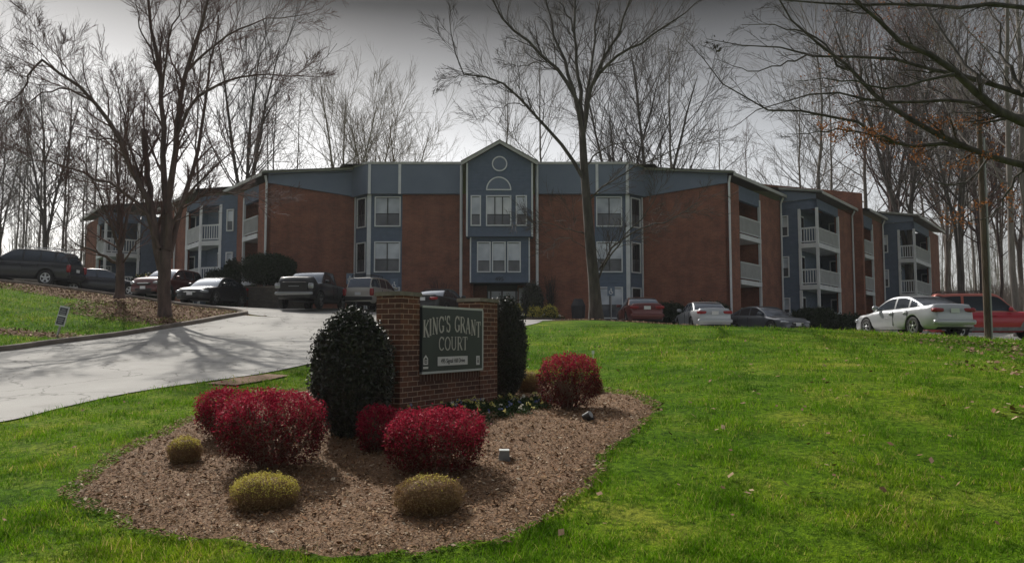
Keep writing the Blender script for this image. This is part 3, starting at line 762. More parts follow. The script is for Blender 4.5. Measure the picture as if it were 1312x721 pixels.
        rimm.box(P4-Rr*.25+UP*12.35, (C4-P4)-UP*.5+Qr*.4, Rr*.3, UP*.14)
        E4 = C4+Rr*t03
        wall(brick, E4, E4-Qr*9, G0, ZT+.3, inward=-Rr)
        RC1 = C1; flush()
    else:
        t48, t75, t1 = line_hit(C1,Rr,330), line_hit(C1,Rr,311), line_hit(C1,Rr,303)
        side_wall(C1, Rr, 0, t48); recess(C1, Rr, t48, t75); side_wall(C1, Rr, t75, t1)
        spout(C1, Vector((0,-.12,0))); roof_block(C1, Rr, 0, t1+1.5, depth=8)
        flush()
        P2_ = C1+Rr*t1
        C2 = Vector(W(256,320,49.6)); C2.z = 0
        d2 = (C2-P2_); ln = d2.length; d2.normalize()
        # blue siding face turns to face the viewer here
        s_in = line_hit(P2_, d2, 283)
        nrm = Vector((d2.y, -d2.x, 0)); nrm = nrm if nrm.y < 0 else -nrm
        wall(siding, P2_, P2_+d2*s_in, G0, ZT+.3, inward=-nrm)
        for fz in (3.15, F2, F3): window(P2_+d2*s_in, -d2, nrm, s_in*.35, s_in*.8, fz+.55, fz+1.95, 1)
        Qs, Rs = Qr, Rr
        Qr = d2; Rr2 = Vector((-nrm.x,-nrm.y,0)); Rr = Rr2; out_side = Qr
        Rside = RL
        t38 = line_hit(C2, RL, 238); t26 = line_hit(C2, RL, 225.5)
        Rr = RL
        boxbalc(C2, ln-s_in, t38)
        def side_wall2(p,d,t0,t1,m=brick): 
            nn = Vector((-RL.y, RL.x, 0)); nn = nn if nn.y < 0 else -nn
            wall(m, p+d*t0, p+d*t1, G0, ZT+.3, inward=-nn)
        side_wall2(C2, RL, t38, t26)
        out_side = QL
        roof_block(C2, RL, 0, t26+.4, depth=7)
        spout(C2+RL*t26, QL*.1)
        P3 = C2+RL*t26; flush()
        # far end: another balcony stack further back
        s3 = 1.6; P3b = P3 + RL*5.0
        wall(brick, P3, P3b, G0, ZT+.3, inward=-QL)
        roof_block(P3, RL, .5, 6, depth=7)
        Qr = QL
        C4 = P3b+QL*1.2; wall(siding, P3b, C4, G0, ZT+.3, inward=RL)
        C5 = Vector(W(188,320,60.0)); C5.z = 0
        C5 = P3b + QL*3.6
        boxbalc(C5, 2.3, 3.0)
        wall(brick, C5+RL*3.0, C5+RL*8, G0, ZT+.3, inward=-QL); roof_block(C5, RL, 0, 8, depth=7)
        wall(brick, C5+RL*8, C5+RL*8-QL*9, G0, ZT+.3, inward=-RL)
        LC1 = C1; flush()
# entrance bay ------------------------------------------------
xe0, xe1 = xat(592,YC), xat(686,YC)
YU, YL_ = 45.9, 46.25
xu0, xu1 = xat(597,YU), xat(683,YU); xl0, xl1 = xat(602,YL_), xat(679,YL_)
wall(brick, Vector((xe0,YC)), Vector((xl0,YC)), G0, ZT, inward=Vector((0,1,0))); flush(); wall(brick, Vector((xl1,YC)), Vector((xe1,YC)), G0, ZT, inward=Vector((0,1,0)))
zU0, zEv, zPk = zpix(303,YU), zpix(209,YU), zpix(185.5,YU)
zL0 = zpix(362,YL_)
siding.box(Vector((xu0,YU,zU0)), Vector((xu1-xu0,0,0)), Vector((0,YC-YU+.3,0)), UP*(zEv-zU0))
siding.box(Vector((xl0,YL_,zL0)), Vector((xl1-xl0,0,0)), Vector((0,YC-YL_+.3,0)), UP*(zU0-zL0-.004))
xm = (xu0+xu1)/2
siding.poly([Vector((xu0,YU,zEv)), Vector((xu1,YU,zEv)), Vector((xm,YU,zPk))], [(xu0,zEv),(xu1,zEv),(xm,zPk)])
gr = mb()
for sx, xb in ((-1, xu0-.3), (1, xu1+.3)):
    a = Vector((xm, YU-.3, zPk+.12)); b = Vector((xb, YU-.3, zEv-.08))
    d = b-a
    gr.box(a-UP*.1, d, Vector((0,.12,0)), UP*.2)
gr.build('gable_trim', M['roof_edge'], bld)
gm = mb()
for sx, xb in ((-1, xu0-.32), (1, xu1+.32)):
    a = Vector((xm, YU-.34, zPk+.24)); b = Vector((xb, YU-.34, zEv+.06))
    gm.poly([a, b, b+Vector((0,9,0)), a+Vector((0,9,0))]); gm.poly([a-UP*.04, a+Vector((0,9,-.04)), b+Vector((0,9,-.04)), b-UP*.04])
gm.build('gable_roof', M['roof'], bld)
tr = mb()
for xx in (xu0, xu1-.1): tr.box(Vector((xx,YU-.04,zU0)), Vector((.1,0,0)), Vector((0,.04,0)), UP*(zEv-zU0))
for xx in (xl0, xl1-.08): tr.box(Vector((xx,YL_-.04,zL0)), Vector((.08,0,0)), Vector((0,.04,0)), UP*(zU0-zL0-.01))
tr.build('corner_board', M['trim'], bld)
for k, xx in enumerate((xat(591,YC-.15), xat(688,YC-.15))):
    b_ = mb(); b_.tube((xx,YC-.42,3.0),(xx,YC-.42,Z_PAR-.1),.085,8); b_.build('downspout', M['trim'], bld)
zw0, zw1 = zpix(289.6,YU), zpix(250.4,YU)
for (a, b, c) in ((602.8,616.2,1),(622.6,655.2,3),(660.8,675.2,1)):
    window(Vector((0,YU)), FX, FN, xat(a,YU), xat(b,YU), zw0, zw1, c, split=.36)
zw0, zw1 = zpix(349,YL_), zpix(309.6,YL_)
for (a, b) in ((611.2,628.8),(630.3,648.0),(649.8,667.3)):
    window(Vector((0,YL_)), FX, FN, xat(a,YL_), xat(b,YL_), zw0, zw1, 1, split=.36)
# arched and round panels in the gable
def disc(cx, cz, rx, rz_, a0, a1, name, yf):
    f = mb(); pn = mb(); n_ = 28
    for k in range(n_):
        t0_, t1_ = a0+(a1-a0)*k/n_, a0+(a1-a0)*(k+1)/n_
        p0 = Vector((cx+rx*math.cos(t0_), yf-.05, cz+rz_*math.sin(t0_))); p1 = Vector((cx+rx*math.cos(t1_), yf-.05, cz+rz_*math.sin(t1_)))
        q0 = Vector((cx+(rx-.07)*math.cos(t0_), yf-.05, cz+(rz_-.07)*math.sin(t0_))); q1 = Vector((cx+(rx-.07)*math.cos(t1_), yf-.05, cz+(rz_-.07)*math.sin(t1_)))
        f.poly([p0,p1,q1,q0]); f.poly([p0,p0+Vector((0,.05,0)),p1+Vector((0,.05,0)),p1]); f.poly([q0,q1,q1+Vector((0,.05,0)),q0+Vector((0,.05,0))])
        pn.poly([Vector((cx,yf-.012,cz)), q0+Vector((0,.038,0)), q1+Vector((0,.038,0))])
    if a1-a0 < 5: f.box(Vector((cx-rx+.003,yf-.052,cz-.02)), Vector((2*rx-.006,0,0)), Vector((0,.05,0)), UP*.07)
    fo_ = f.build(name, M['frame'], bld); pn.build('panel', M['fascia'], fo_)
cxa = (xat(622.6,YU)+xat(655.2,YU))/2
disc(cxa, zpix(243.5,YU), (xat(655.2,YU)-xat(622.6,YU))/2, .80, 0, PI, 'arched_panel', YU)
disc(xm, zpix(210,YU), .46, .46, 0, 2*PI, 'round_vent', YU)
flush()
# entry recess
YD = 48.7
brick.box(Vector((xl0-.1,YC+.25,G0)), Vector((.25,0,0)), Vector((0,YD-YC-.25,0)), UP*(zL0-G0+.3)); brick.box(Vector((xl0,YD,G0)), Vector((xat(624,YD)-xl0,0,0)), Vector((0,.3,0)), UP*(zL0-G0+.2)); flush(); brick.box(Vector((xl1-.15,YC+.25,G0)), Vector((.25,0,0)), Vector((0,YD-YC-.25,0)), UP*(zL0-G0+.3))
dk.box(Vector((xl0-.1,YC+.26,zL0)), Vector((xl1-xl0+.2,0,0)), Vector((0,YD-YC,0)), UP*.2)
brick.box(Vector((xat(663,YD),YD,G0)), Vector((xl1-xat(663,YD),0,0)), Vector((0,.3,0)), UP*(zL0-G0+.2))
dr = mb(); dx0, dx1 = xat(624,YD), xat(663,YD); zdt = zpix(373,YD); zdb = gz(0,46.5)
dr.box(Vector((dx0,YD,zdt)), Vector((dx1-dx0,0,0)), Vector((0,.2,0)), UP*(zL0+.2-zdt))
wd_ = (dx1-dx0)
for t in (0,.10,.47,.93): dr.box(Vector((dx0+wd_*t,YD-.03,zdb-.4)), Vector((.09 if t else .07,0,0)), Vector((0,.12,0)), UP*(zdt-zdb+.4-.003))
de = dr.build('entrance_door', M['bronze'], bld)
dg = mb(); dg.box(Vector((dx0,YD+.05,zdb-.4)), Vector((wd_,0,0)), Vector((0,.03,0)), UP*(zdt-zdb+.4)); dg.build('door_glass', M['blind'], de)
tp = mb(); tp.box(Vector((xat(664.5,YD-.02),YD-.06,zdb-.3)), Vector((.75,0,0)), Vector((0,.05,0)), UP*(zpix(369,YD)-zdb+.3)); tp.build('notice_panel', M['frame'], bld)
# text as meshes
def text_obj(txt, name, size, matrix, m, parent, ext=.004, align='CENTER', xs=1.0):
    cu = bpy.data.curves.new(name, 'FONT'); cu.body = txt; cu.size = size; cu.extrude = ext; cu.align_x = align; cu.align_y = 'CENTER'
    tmp = bpy.data.objects.new(name, cu); C.objects.link(tmp)
    bpy.context.view_layer.update()
    me = bpy.data.meshes.new_from_object(tmp.evaluated_get(bpy.context.evaluated_depsgraph_get()))
    bpy.data.objects.remove(tmp); bpy.data.curves.remove(cu)
    me.transform(matrix @ Matrix.Diagonal((xs,1,1,1)))
    me.materials.clear()
    return link_mesh(name, me, m, parent)
text_obj('495', 'house_number', .34, Matrix.Translation(Vector((xat(640,YL_),YL_-.03,zpix(357.5,YL_)))-BO) @ Matrix.Rotation(PI/2,4,'X'), M['ink'], bld)
flush()
# flat central roof
zr = Z_PAR+.06
roofm.poly([Vector((BC.x-9.5,YC-.2,zr)), Vector((BC.x+9.5,YC-.2,zr)), Vector((BC.x+15,62,zr+.6)), Vector((BC.x-15,62,zr+.6))])
for C1_, Qq, Rq, sg in ((RC1,Q1,R1,1),(LC1,QL,RL,-1)):
    e = Vector((BC.x+sg*9.0, YC+.6, 0))
    roofm.poly([C1_+Qq*.4-Rq*.3+UP*11.98, e-Rq*.3+UP*(Z_PAR+.02), e+Rq*9+UP*(Z_PAR+.02), C1_+Qq*.4+Rq*9+UP*11.98][::sg])
    flush()
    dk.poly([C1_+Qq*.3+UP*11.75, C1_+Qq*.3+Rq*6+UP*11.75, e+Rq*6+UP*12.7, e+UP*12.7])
flush()

# ============================================================= BRICK SIGN
SD = Vector((.485,.8745,0)); SE = Vector((-.8745,.485,0)); SF = -SE   # along the face, into the monument, outward
SC = W(512,527,10.2); SC.z = 0
zb_s = 1.35; zt_s = 3.06
sign = empty('monument_sign', (SC.x, SC.y, gz(SC.x,SC.y)), 'red brick monument sign with dark green board reading KINGS GRANT COURT in the bed', 'sign')
SO = sign.location.copy()
def smb(): return MB(SO)
pier = .43; Lw = 2.52; dep = .40
b = smb(); b.box(SC+UP*zb_s, SD*pier, SE*dep, UP*(zt_s-zb_s)); b.build('pier', M['sign_brick'], sign)
b = smb(); b.box(SC+SD*(Lw-.52)+UP*(zb_s-.2), SD*.52, SE*dep, UP*(zt_s-zb_s+.2-.02)); b.build('pier', M['sign_brick'], sign)
for t, w_ in ((0,pier),(Lw-.52,.52)):
    b = smb(); b.box(SC+SD*(t-.02)-SE*.02+UP*(zt_s-.012), SD*(w_+.04), SE*(dep+.04), UP*.055); b.build('cap', M['cap'], sign)
# low wall between the piers with a soldier course on top
zl = 2.02
b = smb(); b.box(SC+SD*pier+SE*.02+UP*(zb_s-.2), SD*(Lw-.52-pier), SE*(dep-.06), UP*(zl-.12-zb_s+.2)); b.build('low_wall', M['sign_brick'], sign)
M['soldier'] = brickmat('soldier_course', (.125,.055,.036), (.085,.038,.03), (.36,.28,.22), True)
bt = [q for q in M['soldier'].node_tree.nodes if q.type == 'TEX_BRICK'][0]
bt.inputs['Brick Width'].default_value = .075; bt.inputs['Row Height'].default_value = .5; bt.offset = 0
b = smb(); b.box(SC+SD*pier+SE*.015+UP*(zl-.12), SD*(Lw-.52-pier), SE*(dep-.05), UP*.12); b.build('soldier_course', M['soldier'], sign)
# board
bx0, bx1 = .425, 2.0; bz0, bz1 = 2.015, 2.925
b = smb(); b.box(SC+SD*bx0+SF*.045+UP*bz0, SD*(bx1-bx0), SE*.045, UP*(bz1-bz0)); board = b.build('sign_board', M['sign_green'], sign)
b = smb(); bo = SC+SF*.05
b.box(bo+SD*bx0+UP*(bz1-.022), SD*(bx1-bx0), SE*.06, UP*.03); b.box(bo+SD*bx0+UP*(bz0-.01), SD*(bx1-bx0), SE*.06, UP*.03); b.box(bo+SD*(bx1-.02)+UP*(bz0+.021), SD*.03, SE*.06, UP*(bz1-bz0-.044))
b.build('board_edge', M['sign_edge'], board)
# serif lettering from strokes, unit letter: height 1, x to the right
def arc_pts(cx, cy, rx, ry, a0, a1, n=14): return [(cx+rx*math.cos(math.radians(a0+(a1-a0)*k/n)), cy+ry*math.sin(math.radians(a0+(a1-a0)*k/n))) for k in range(n+1)]
TH, TN = .15, .075
def SFr(x, y, w=.3): return ([(x-w/2,y),(x+w/2,y)], .05)
LET = {
 'K': (.78, [([(.2,0),(.2,1)],TH), ([(.72,.98),(.24,.42)],TN), ([(.36,.55),(.74,.02)],TH), SFr(.2,.025), SFr(.2,.975), SFr(.68,.975,.26), SFr(.74,.025,.28)]),
 'I': (.42, [([(.21,0),(.21,1)],TH), SFr(.21,.025), SFr(.21,.975)]),
 'N': (.88, [([(.2,0),(.2,1)],TN), ([(.18,.98),(.7,.02)],TH), ([(.7,0),(.7,1)],TN), SFr(.2,.025), SFr(.16,.975,.24), SFr(.7,.975)]),
 'G': (.86, [(arc_pts(.45,.5,.33,.46,40,320),.12), ([(.7,.1),(.7,.42)],TH), ([(.5,.42),(.82,.42)],.055), ([(.72,.98),(.72,.7)],.05)]),
 "'": (.26, [([(.13,1.0),(.11,.74)],.09)]),
 'S': (.64, [(arc_pts(.31,.735,.2,.225,35,250)+arc_pts(.31,.27,.22,.24,80,-150),.12), ([(.5,.98),(.5,.72)],.05), ([(.08,.02),(.08,.3)],.05)]),
 'R': (.82, [([(.2,0),(.2,1)],TH), ([(.2,.965)]+arc_pts(.42,.74,.22,.225,90,-90)+[(.2,.515)],.085), ([(.42,.5),(.74,.02)],TH), SFr(.2,.025), SFr(.16,.975,.2), SFr(.74,.025,.22)]),
 'A': (.84, [([(.14,0),(.42,1)],TN), ([(.42,1),(.7,0)],TH), ([(.22,.33),(.6,.33)],.06), SFr(.14,.025,.26), SFr(.7,.025,.28)]),
 'T': (.78, [([(.39,0),(.39,1)],TH), ([(.06,.965),(.72,.965)],.07), ([(.06,.99),(.06,.76)],.05), ([(.72,.99),(.72,.76)],.05), SFr(.39,.025)]),
 'C': (.82, [(arc_pts(.45,.5,.34,.46,42,318),.12), ([(.72,.98),(.72,.7)],.05)]),
 'O': (.88, [(arc_pts(.44,.5,.34,.46,0,360,22),.115)]),
 'U': (.86, [([(.18,1),(.18,.33)]+arc_pts(.43,.33,.25,.29,180,360)+[(.68,.33),(.68,1)],.11), SFr(.18,.975,.28), SFr(.68,.975,.24)]),
 ' ': (.36, []),
}
def letters(txt, x0, x1, zbase, hgt, arc=0.0, name='lettering', ax=None):
    ac, ah = ax or ((x0+x1)/2, (x1-x0)/2)
    tot = sum(LET[c_][0] for c_ in txt); sx = (x1-x0)/tot
    b = smb(); x = x0; zoff = .047; k = 0
    for c_ in txt:
        wl, strokes = LET[c_]; xc = x+wl*sx/2
        u = (xc-ac)/ah; zz = zbase-arc*u*u
        for pts, th in strokes:
            Pq = [Vector((x+px_*sx, zz+py_*hgt)) for px_, py_ in pts]; tw = th*hgt*.5
            for a_, b_ in zip(Pq[:-1], Pq[1:]):
                k += 1; dd = (b_-a_)
                if dd.length < 1e-6: continue
                dn = dd.normalized(); nn = Vector((-dn.y, dn.x))*tw*(1.0 if abs(dn.y) > .5 else .8)
                off = SF*(zoff+.004+(k % 9)*.00035)
                b.poly([SC+off+SD*q.x+UP*q.y for q in (a_-nn, b_-nn, b_+nn, a_+nn)])
        x += wl*sx
    return b.build(name, M['letter'], board)
letters("KING'S", .43, 1.105, 2.575, .235, .09, ax=(1.18,.75)); letters("GRANT", 1.20, 1.93, 2.575, .235, .09, ax=(1.18,.75))
letters("COURT", .80, 1.56, 2.315, .195, 0.0)
b = smb(); b.box(SC+SD*.79+SF*.052+UP*2.105, SD*.77, SE*.006, UP*.125); pl = b.build('address_plate', M['plate_white'], board)
Msd = Matrix(((SD.x,0,SF.x,0),(SD.y,0,SF.y,0),(0,1,0,0),(0,0,0,1)))
text_obj('495 Signal Hill Drive', 'address_text', .088, Matrix.Translation(SC+SD*1.175+SF*.054+UP*2.168-SO) @ Msd, M['ink'], board, .0015, xs=.86)
# equal housing house mark and a small plate
b = smb(); q = SC+SF*.052
def pl2(b, pts, off=0.0): b.poly([q+SF*off+SD*x+UP*z for x, z in pts])
pl2(b, [(.445,2.13),(.555,2.13),(.555,2.215),(.50,2.265),(.445,2.215)]); pl2(b, [(.44,2.075),(.56,2.075),(.56,2.105),(.44,2.105)])
b.build('housing_mark', M['plate_white'], board)
b = smb()
pl2(b, [(.47,2.15),(.53,2.15),(.53,2.205),(.50,2.232),(.47,2.205)], .002); b.build('housing_mark_inner', M['ink'], board)
b = smb(); pl2(b, [(.48,2.165),(.52,2.165),(.52,2.177),(.48,2.177)], .004); pl2(b, [(.48,2.186),(.52,2.186),(.52,2.198),(.48,2.198)], .004); b.build('equals_bars', M['plate_white'], board)
b = smb(); pl2(b, [(1.80,2.09),(1.90,2.09),(1.90,2.225),(1.80,2.225)]); b.build('small_plate', M['plate_white'], board)
b = smb(); pl2(b, [(1.835,2.12),(1.865,2.12),(1.865,2.17),(1.835,2.17)], .002); pl2(b, [(1.84,2.178),(1.86,2.178),(1.86,2.2),(1.84,2.2)], .002); b.build('plate_symbol', M['ink'], board)

# ============================================================= SHRUBS
def leaf_cloud(pos, size, rs_, flat=.55, normal=None, nmix_=.0):
    n = len(pos); a = rand_dirs(rs_, n); c_ = rand_dirs(rs_, n); b_ = np.cross(a, c_); b_ /= np.linalg.norm(b_, axis=1)[:,None]
    s_ = size*rs_.uniform(.65,1.35,n)[:,None]
    return quads(pos, a*s_, b_*s_*flat)
def lumpy(d, rs_, amp, k=9):
    f = np.zeros(len(d))
    for _ in range(k):
        v = rand_dirs(rs_, 1)[0]; f += np.maximum(0, (d@v)-.72)*rs_.uniform(-1,1.3)
    return 1+amp*f*3.5
def superell(d, e):
    r = (np.abs(d[:,0])**e+np.abs(d[:,1])**e+np.abs(d[:,2])**e)**(-1/e); return d*r[:,None]
def shrub(name, loc, rx, ry, h, label, cat, group, mats_, n, leaf, e=2.3, z0=0.0, seed=1, top_bias=None, tuft=14, ownf=.45, jit=1.5, core=True, stems=0, amp=.1, under=0.0, partname='foliage', shell=.17, e2=None):
    """mats_: list of (material, zmin fraction, zmax fraction, share)"""
    rs_ = np.random.RandomState(seed); loc = Vector(loc)
    root = empty(name, loc, label, cat, group)
    d = rand_dirs(rs_, n*2); d = d[d[:,2] > -.95][:n]
    s_ = superell(d, e)*lumpy(d, rs_, amp)[:,None]
    rr = 1-np.abs(rs_.normal(0, shell, len(s_))); rr = np.where(rs_.rand(len(s_)) < .04, rs_.uniform(1,1.07,len(s_)), np.clip(rr, .25, 1.02))
    s_ = s_*rr[:,None]; q_ = rs_.randint(0, max(1, n//tuft), len(s_)); own = rs_.rand(len(s_)) < ownf
    cl = s_[q_ % len(s_)]; dc = d[q_ % len(s_)]; d = np.where(own[:,None], d, dc)
    s_ = np.where(own[:,None], s_, cl)
    cz = z0+(h-z0)/2; P = np.c_[s_[:,0]*rx, s_[:,1]*ry, cz+s_[:,2]*(h-z0)/2]
    P = P + np.where(own, 0, 1)[:,None]*rs_.normal(0, leaf*jit, P.shape)
    zf = (P[:,2]-z0)/(h-z0)
    used = np.zeros(len(P), bool); upface = d[:,2]
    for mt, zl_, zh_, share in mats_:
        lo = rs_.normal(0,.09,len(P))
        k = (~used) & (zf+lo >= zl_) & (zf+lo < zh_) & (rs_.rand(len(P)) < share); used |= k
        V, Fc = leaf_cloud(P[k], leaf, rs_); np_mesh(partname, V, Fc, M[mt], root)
    if core:
        m_ = MB(); m_.sb((0,0,cz), rx*1.62, ry*1.62, (h-z0)*.82, e, nu=20, nv=12); m_.build('inner_branches', M[core] if isinstance(core, str) else M['hedge'], root, True)
    if stems:
        PP = []; RR = []
        for k in range(stems):
            a = rs_.uniform(0,2*PI); q = rs_.uniform(.3,.85); bx_ = rs_.normal(0,.05,2)
            e_ = np.array([math.cos(a)*q*rx, math.sin(a)*q*ry, z0+(h-z0)*rs_.uniform(.35,.8)])
            s0 = np.array([bx_[0], bx_[1], -.03]); mid = np.array([e_[0]*.75+rs_.normal(0,.02), e_[1]*.75+rs_.normal(0,.02), e_[2]*.42])
            t = np.linspace(0,1,8)[:,None]; PP.append((1-t)**2*s0+2*t*(1-t)*mid+t**2*e_+rs_.normal(0,.006,(8,3))*np.minimum(1,t*4)); RR.append(np.linspace(.011,.004,8)*rs_.uniform(.7,1.5))
        P0, R0 = np.array(PP), np.array(RR)
        P1, R1_ = grow(P0, R0, 5, rs_, .35, 35, .45, 6, .1, .012, .7)
        V0, F0 = tubes(P0, R0, 5); V1, F1 = tubes(P1, R1_, 4)
        np_mesh('stems', np.r_[V0,V1], np.r_[F0,F1+len(V0)], M['stem'], root, True)
    return root
def tubes(P, R, sides):
    """P (n,K,3), R (n,K) -> quads"""
    n, K, _ = P.shape
    T = np.gradient(P, axis=1); T /= np.maximum(np.linalg.norm(T, axis=2, keepdims=True), 1e-9)
    ref = np.where(np.abs(T[:,:1,2:3]) < .8, np.array([0,0,1.]), np.array([1.,0,0])) * np.ones_like(T)
    X = np.cross(T, ref); X /= np.maximum(np.linalg.norm(X, axis=2, keepdims=True), 1e-9); Y_ = np.cross(T, X)
    a = np.arange(sides)*2*PI/sides
    V = P[:,:,None,:] + (X[:,:,None,:]*np.cos(a)[None,None,:,None] + Y_[:,:,None,:]*np.sin(a)[None,None,:,None])*R[:,:,None,None]
    V = V.reshape(-1,3)
    b = (np.arange(n)[:,None,None]*K + np.arange(K-1)[None,:,None])*sides; s0 = np.arange(sides)[None,None,:]; s1 = (s0+1) % sides
    F = np.stack([b+s0, b+s1, b+sides+s1, b+sides+s0], -1).reshape(-1,4)
    return V, F
def grow(P, R, m, rs_, t0, ang, lf, K, grav, wig, rf, t1=.95, taper=.25, lpow=.22, plane=None):
    """m children per parent branch; ang degrees; lf length factor; grav upward pull per step; wig wander"""
    n, Kp, _ = P.shape
    Lp = np.linalg.norm(np.diff(P, axis=1), axis=2).sum(1)
    t = t0+(t1-t0)*(np.arange(m)[None,:]+rs_.rand(n,m))/m
    f = t*(Kp-1); i = np.minimum(f.astype(int), Kp-2); w = (f-i)[...,None]; ar = np.arange(n)[:,None]
    S = P[ar,i]*(1-w)+P[ar,i+1]*w; T = P[ar,i+1]-P[ar,i]; T /= np.maximum(np.linalg.norm(T, axis=2, keepdims=True), 1e-9)
    r = R[ar,i]*(1-w[...,0])+R[ar,i+1]*w[...,0]
    S = S.reshape(-1,3); T = T.reshape(-1,3); r = r.ravel(); t_ = t.ravel()
    q = rand_dirs(rs_, len(S)); q -= (q*T).sum(1)[:,None]*T; q /= np.maximum(np.linalg.norm(q, axis=1)[:,None], 1e-9)
    an = np.radians(rs_.normal(ang, ang*.22, len(S)))*(1.08-.45*t_)
    D = T*np.cos(an)[:,None]+q*np.sin(an)[:,None]
    Ln = np.repeat(Lp, m)*lf*(1.05-t_*.75)**lpow*rs_.uniform(.6,1.25,len(S))
    step = Ln/(K-1); out = [S]; cur = S.copy(); g = np.array([0,0,1.])*grav
    for k in range(K-1):
        cur = cur+D*step[:,None]; out.append(cur)
        D = D+g+rs_.normal(0, wig*8, D.shape)*.27; D /= np.linalg.norm(D, axis=1)[:,None]
    P1 = np.stack(out, 1)
    r1 = np.minimum(r*rf*rs_.uniform(.75,1.1,len(S)), r*.92)
    R1_ = r1[:,None]*np.linspace(1, taper, K)[None,:]
    return P1, R1_

# dark conical evergreens beside the sign
p = ground(450, 562); tr_ = .0485*p.y; th_ = CAMZ+slopes(450,392)[1]*p.y-p.z
shrub('topiary_evergreen', (p.x,p.y,p.z-.03), tr_, tr_*.9, th_, 'large dark clipped egg shaped evergreen left of the brick sign', 'shrub', 'clipped evergreens at the brick sign', [('topiary',-1,2,1)], 30000, .020, e=1.95, seed=4, amp=.05, shell=.10, core='topiary')
p = on(647, 12.9, 500)
shrub('topiary_evergreen', (p.x,p.y,p.z-.03), .36, .36, 1.72, 'dark clipped evergreen right behind the brick sign with a pale leafy tip', 'shrub', 'clipped evergreens at the brick sign', [('topiary',-1,2,1)], 22000, .018, e=1.95, seed=5, amp=.05, shell=.10, core='topiary')
p = SC + SE*.25 - SD*.22; p.z = gz(p.x,p.y)
shrub('climbing_evergreen', (p.x,p.y,p.z-.02), .24, .18, 1.02, 'narrow dark creeping evergreen against the left brick pier of the sign', 'shrub', None, [('topiary',-1,2,.9)], 8000, .018, e=2.2, seed=6, amp=.25, core='topiary')
# crimson shrubs: (px, base py, Y, half width px, top py, label)
def red_shrub(px, Y, hw, ytop, label, seed, dens=1.0, dull=.5, z0f=.22, ybase=None, ry=.8):
    p = on(px, Y, 560) if ybase is None else ground(px, ybase)
    Y = p.y
    rx = hw*Y/1000*1.0; top = CAMZ + slopes(px, ytop)[1]*Y - p.z
    nn = int(21000*dens*max(.5,rx/.6))
    return shrub('crimson_shrub', (p.x,p.y,p.z), rx, rx*ry, top, label, 'shrub', 'crimson shrubs in the mulch bed',
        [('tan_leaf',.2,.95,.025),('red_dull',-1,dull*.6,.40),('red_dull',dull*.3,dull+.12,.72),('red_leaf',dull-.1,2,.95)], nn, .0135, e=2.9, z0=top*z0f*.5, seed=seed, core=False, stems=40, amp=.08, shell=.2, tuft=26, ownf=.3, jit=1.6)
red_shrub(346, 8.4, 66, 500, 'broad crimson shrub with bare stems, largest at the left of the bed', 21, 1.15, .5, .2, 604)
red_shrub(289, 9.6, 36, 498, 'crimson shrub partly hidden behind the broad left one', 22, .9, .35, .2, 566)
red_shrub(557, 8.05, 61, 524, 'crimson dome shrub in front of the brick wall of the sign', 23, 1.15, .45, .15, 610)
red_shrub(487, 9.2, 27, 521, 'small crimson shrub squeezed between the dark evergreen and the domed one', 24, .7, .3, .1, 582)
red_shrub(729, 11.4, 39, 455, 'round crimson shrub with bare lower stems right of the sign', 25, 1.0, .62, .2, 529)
def ball(px, ybase, hw, ytop, label, seed, topf=.55, z0f=0.0, ry=.9, Y=None):
    p = ground(px, ybase) if Y is None else on(px, Y, ybase)
    rx = hw*p.y/1000; top = CAMZ+slopes(px,ytop)[1]*p.y-p.z
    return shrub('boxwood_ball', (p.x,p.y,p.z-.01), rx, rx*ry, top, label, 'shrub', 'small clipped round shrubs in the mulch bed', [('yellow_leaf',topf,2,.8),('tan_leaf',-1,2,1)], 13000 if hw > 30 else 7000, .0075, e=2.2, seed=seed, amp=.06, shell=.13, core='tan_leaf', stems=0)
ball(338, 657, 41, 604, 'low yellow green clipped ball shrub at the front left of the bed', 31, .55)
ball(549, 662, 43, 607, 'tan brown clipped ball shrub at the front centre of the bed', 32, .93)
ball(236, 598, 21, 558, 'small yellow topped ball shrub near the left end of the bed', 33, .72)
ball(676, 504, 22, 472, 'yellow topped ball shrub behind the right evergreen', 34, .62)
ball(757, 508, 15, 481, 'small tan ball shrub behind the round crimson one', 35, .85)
# flower patch
p = ground(648, 538); rsf = np.random.RandomState(77)
fb = empty('flower_patch', (p.x,p.y,p.z), 'patch of pansies with yellow and blue blooms at the foot of the brick sign', 'flowers')
fa = np.array([SD.x, SD.y]); fx = np.array([SF.x, SF.y]); c0 = np.array([SC.x, SC.y])
n = 120; tt = rsf.uniform(-.1,2.9,n); ff = rsf.uniform(.15,1.5,n); kk = ff < 1.6-.3*np.abs(tt-1.0); tt, ff = tt[kk], ff[kk]
ctr = c0+tt[:,None]*fa+ff[:,None]*fx
ctr = ctr[in_bed(ctr[:,0], ctr[:,1])]
Lp_ = []; 
for q in ctr:
    k = 150; a = rand_dirs(rsf, k); a[:,2] = np.abs(a[:,2]); s_ = a*rsf.uniform(.3,1,k)[:,None]*np.array([.13,.13,.11])
    Lp_.append(np.c_[q[0]+s_[:,0], q[1]+s_[:,1], gz(q[0],q[1])+.03+s_[:,2]])
Lp_ = np.concatenate(Lp_) - np.array(p); V, Fc = leaf_cloud(Lp_, .016, rsf); np_mesh('leaves', V, Fc, M['pansy_leaf'], fb)
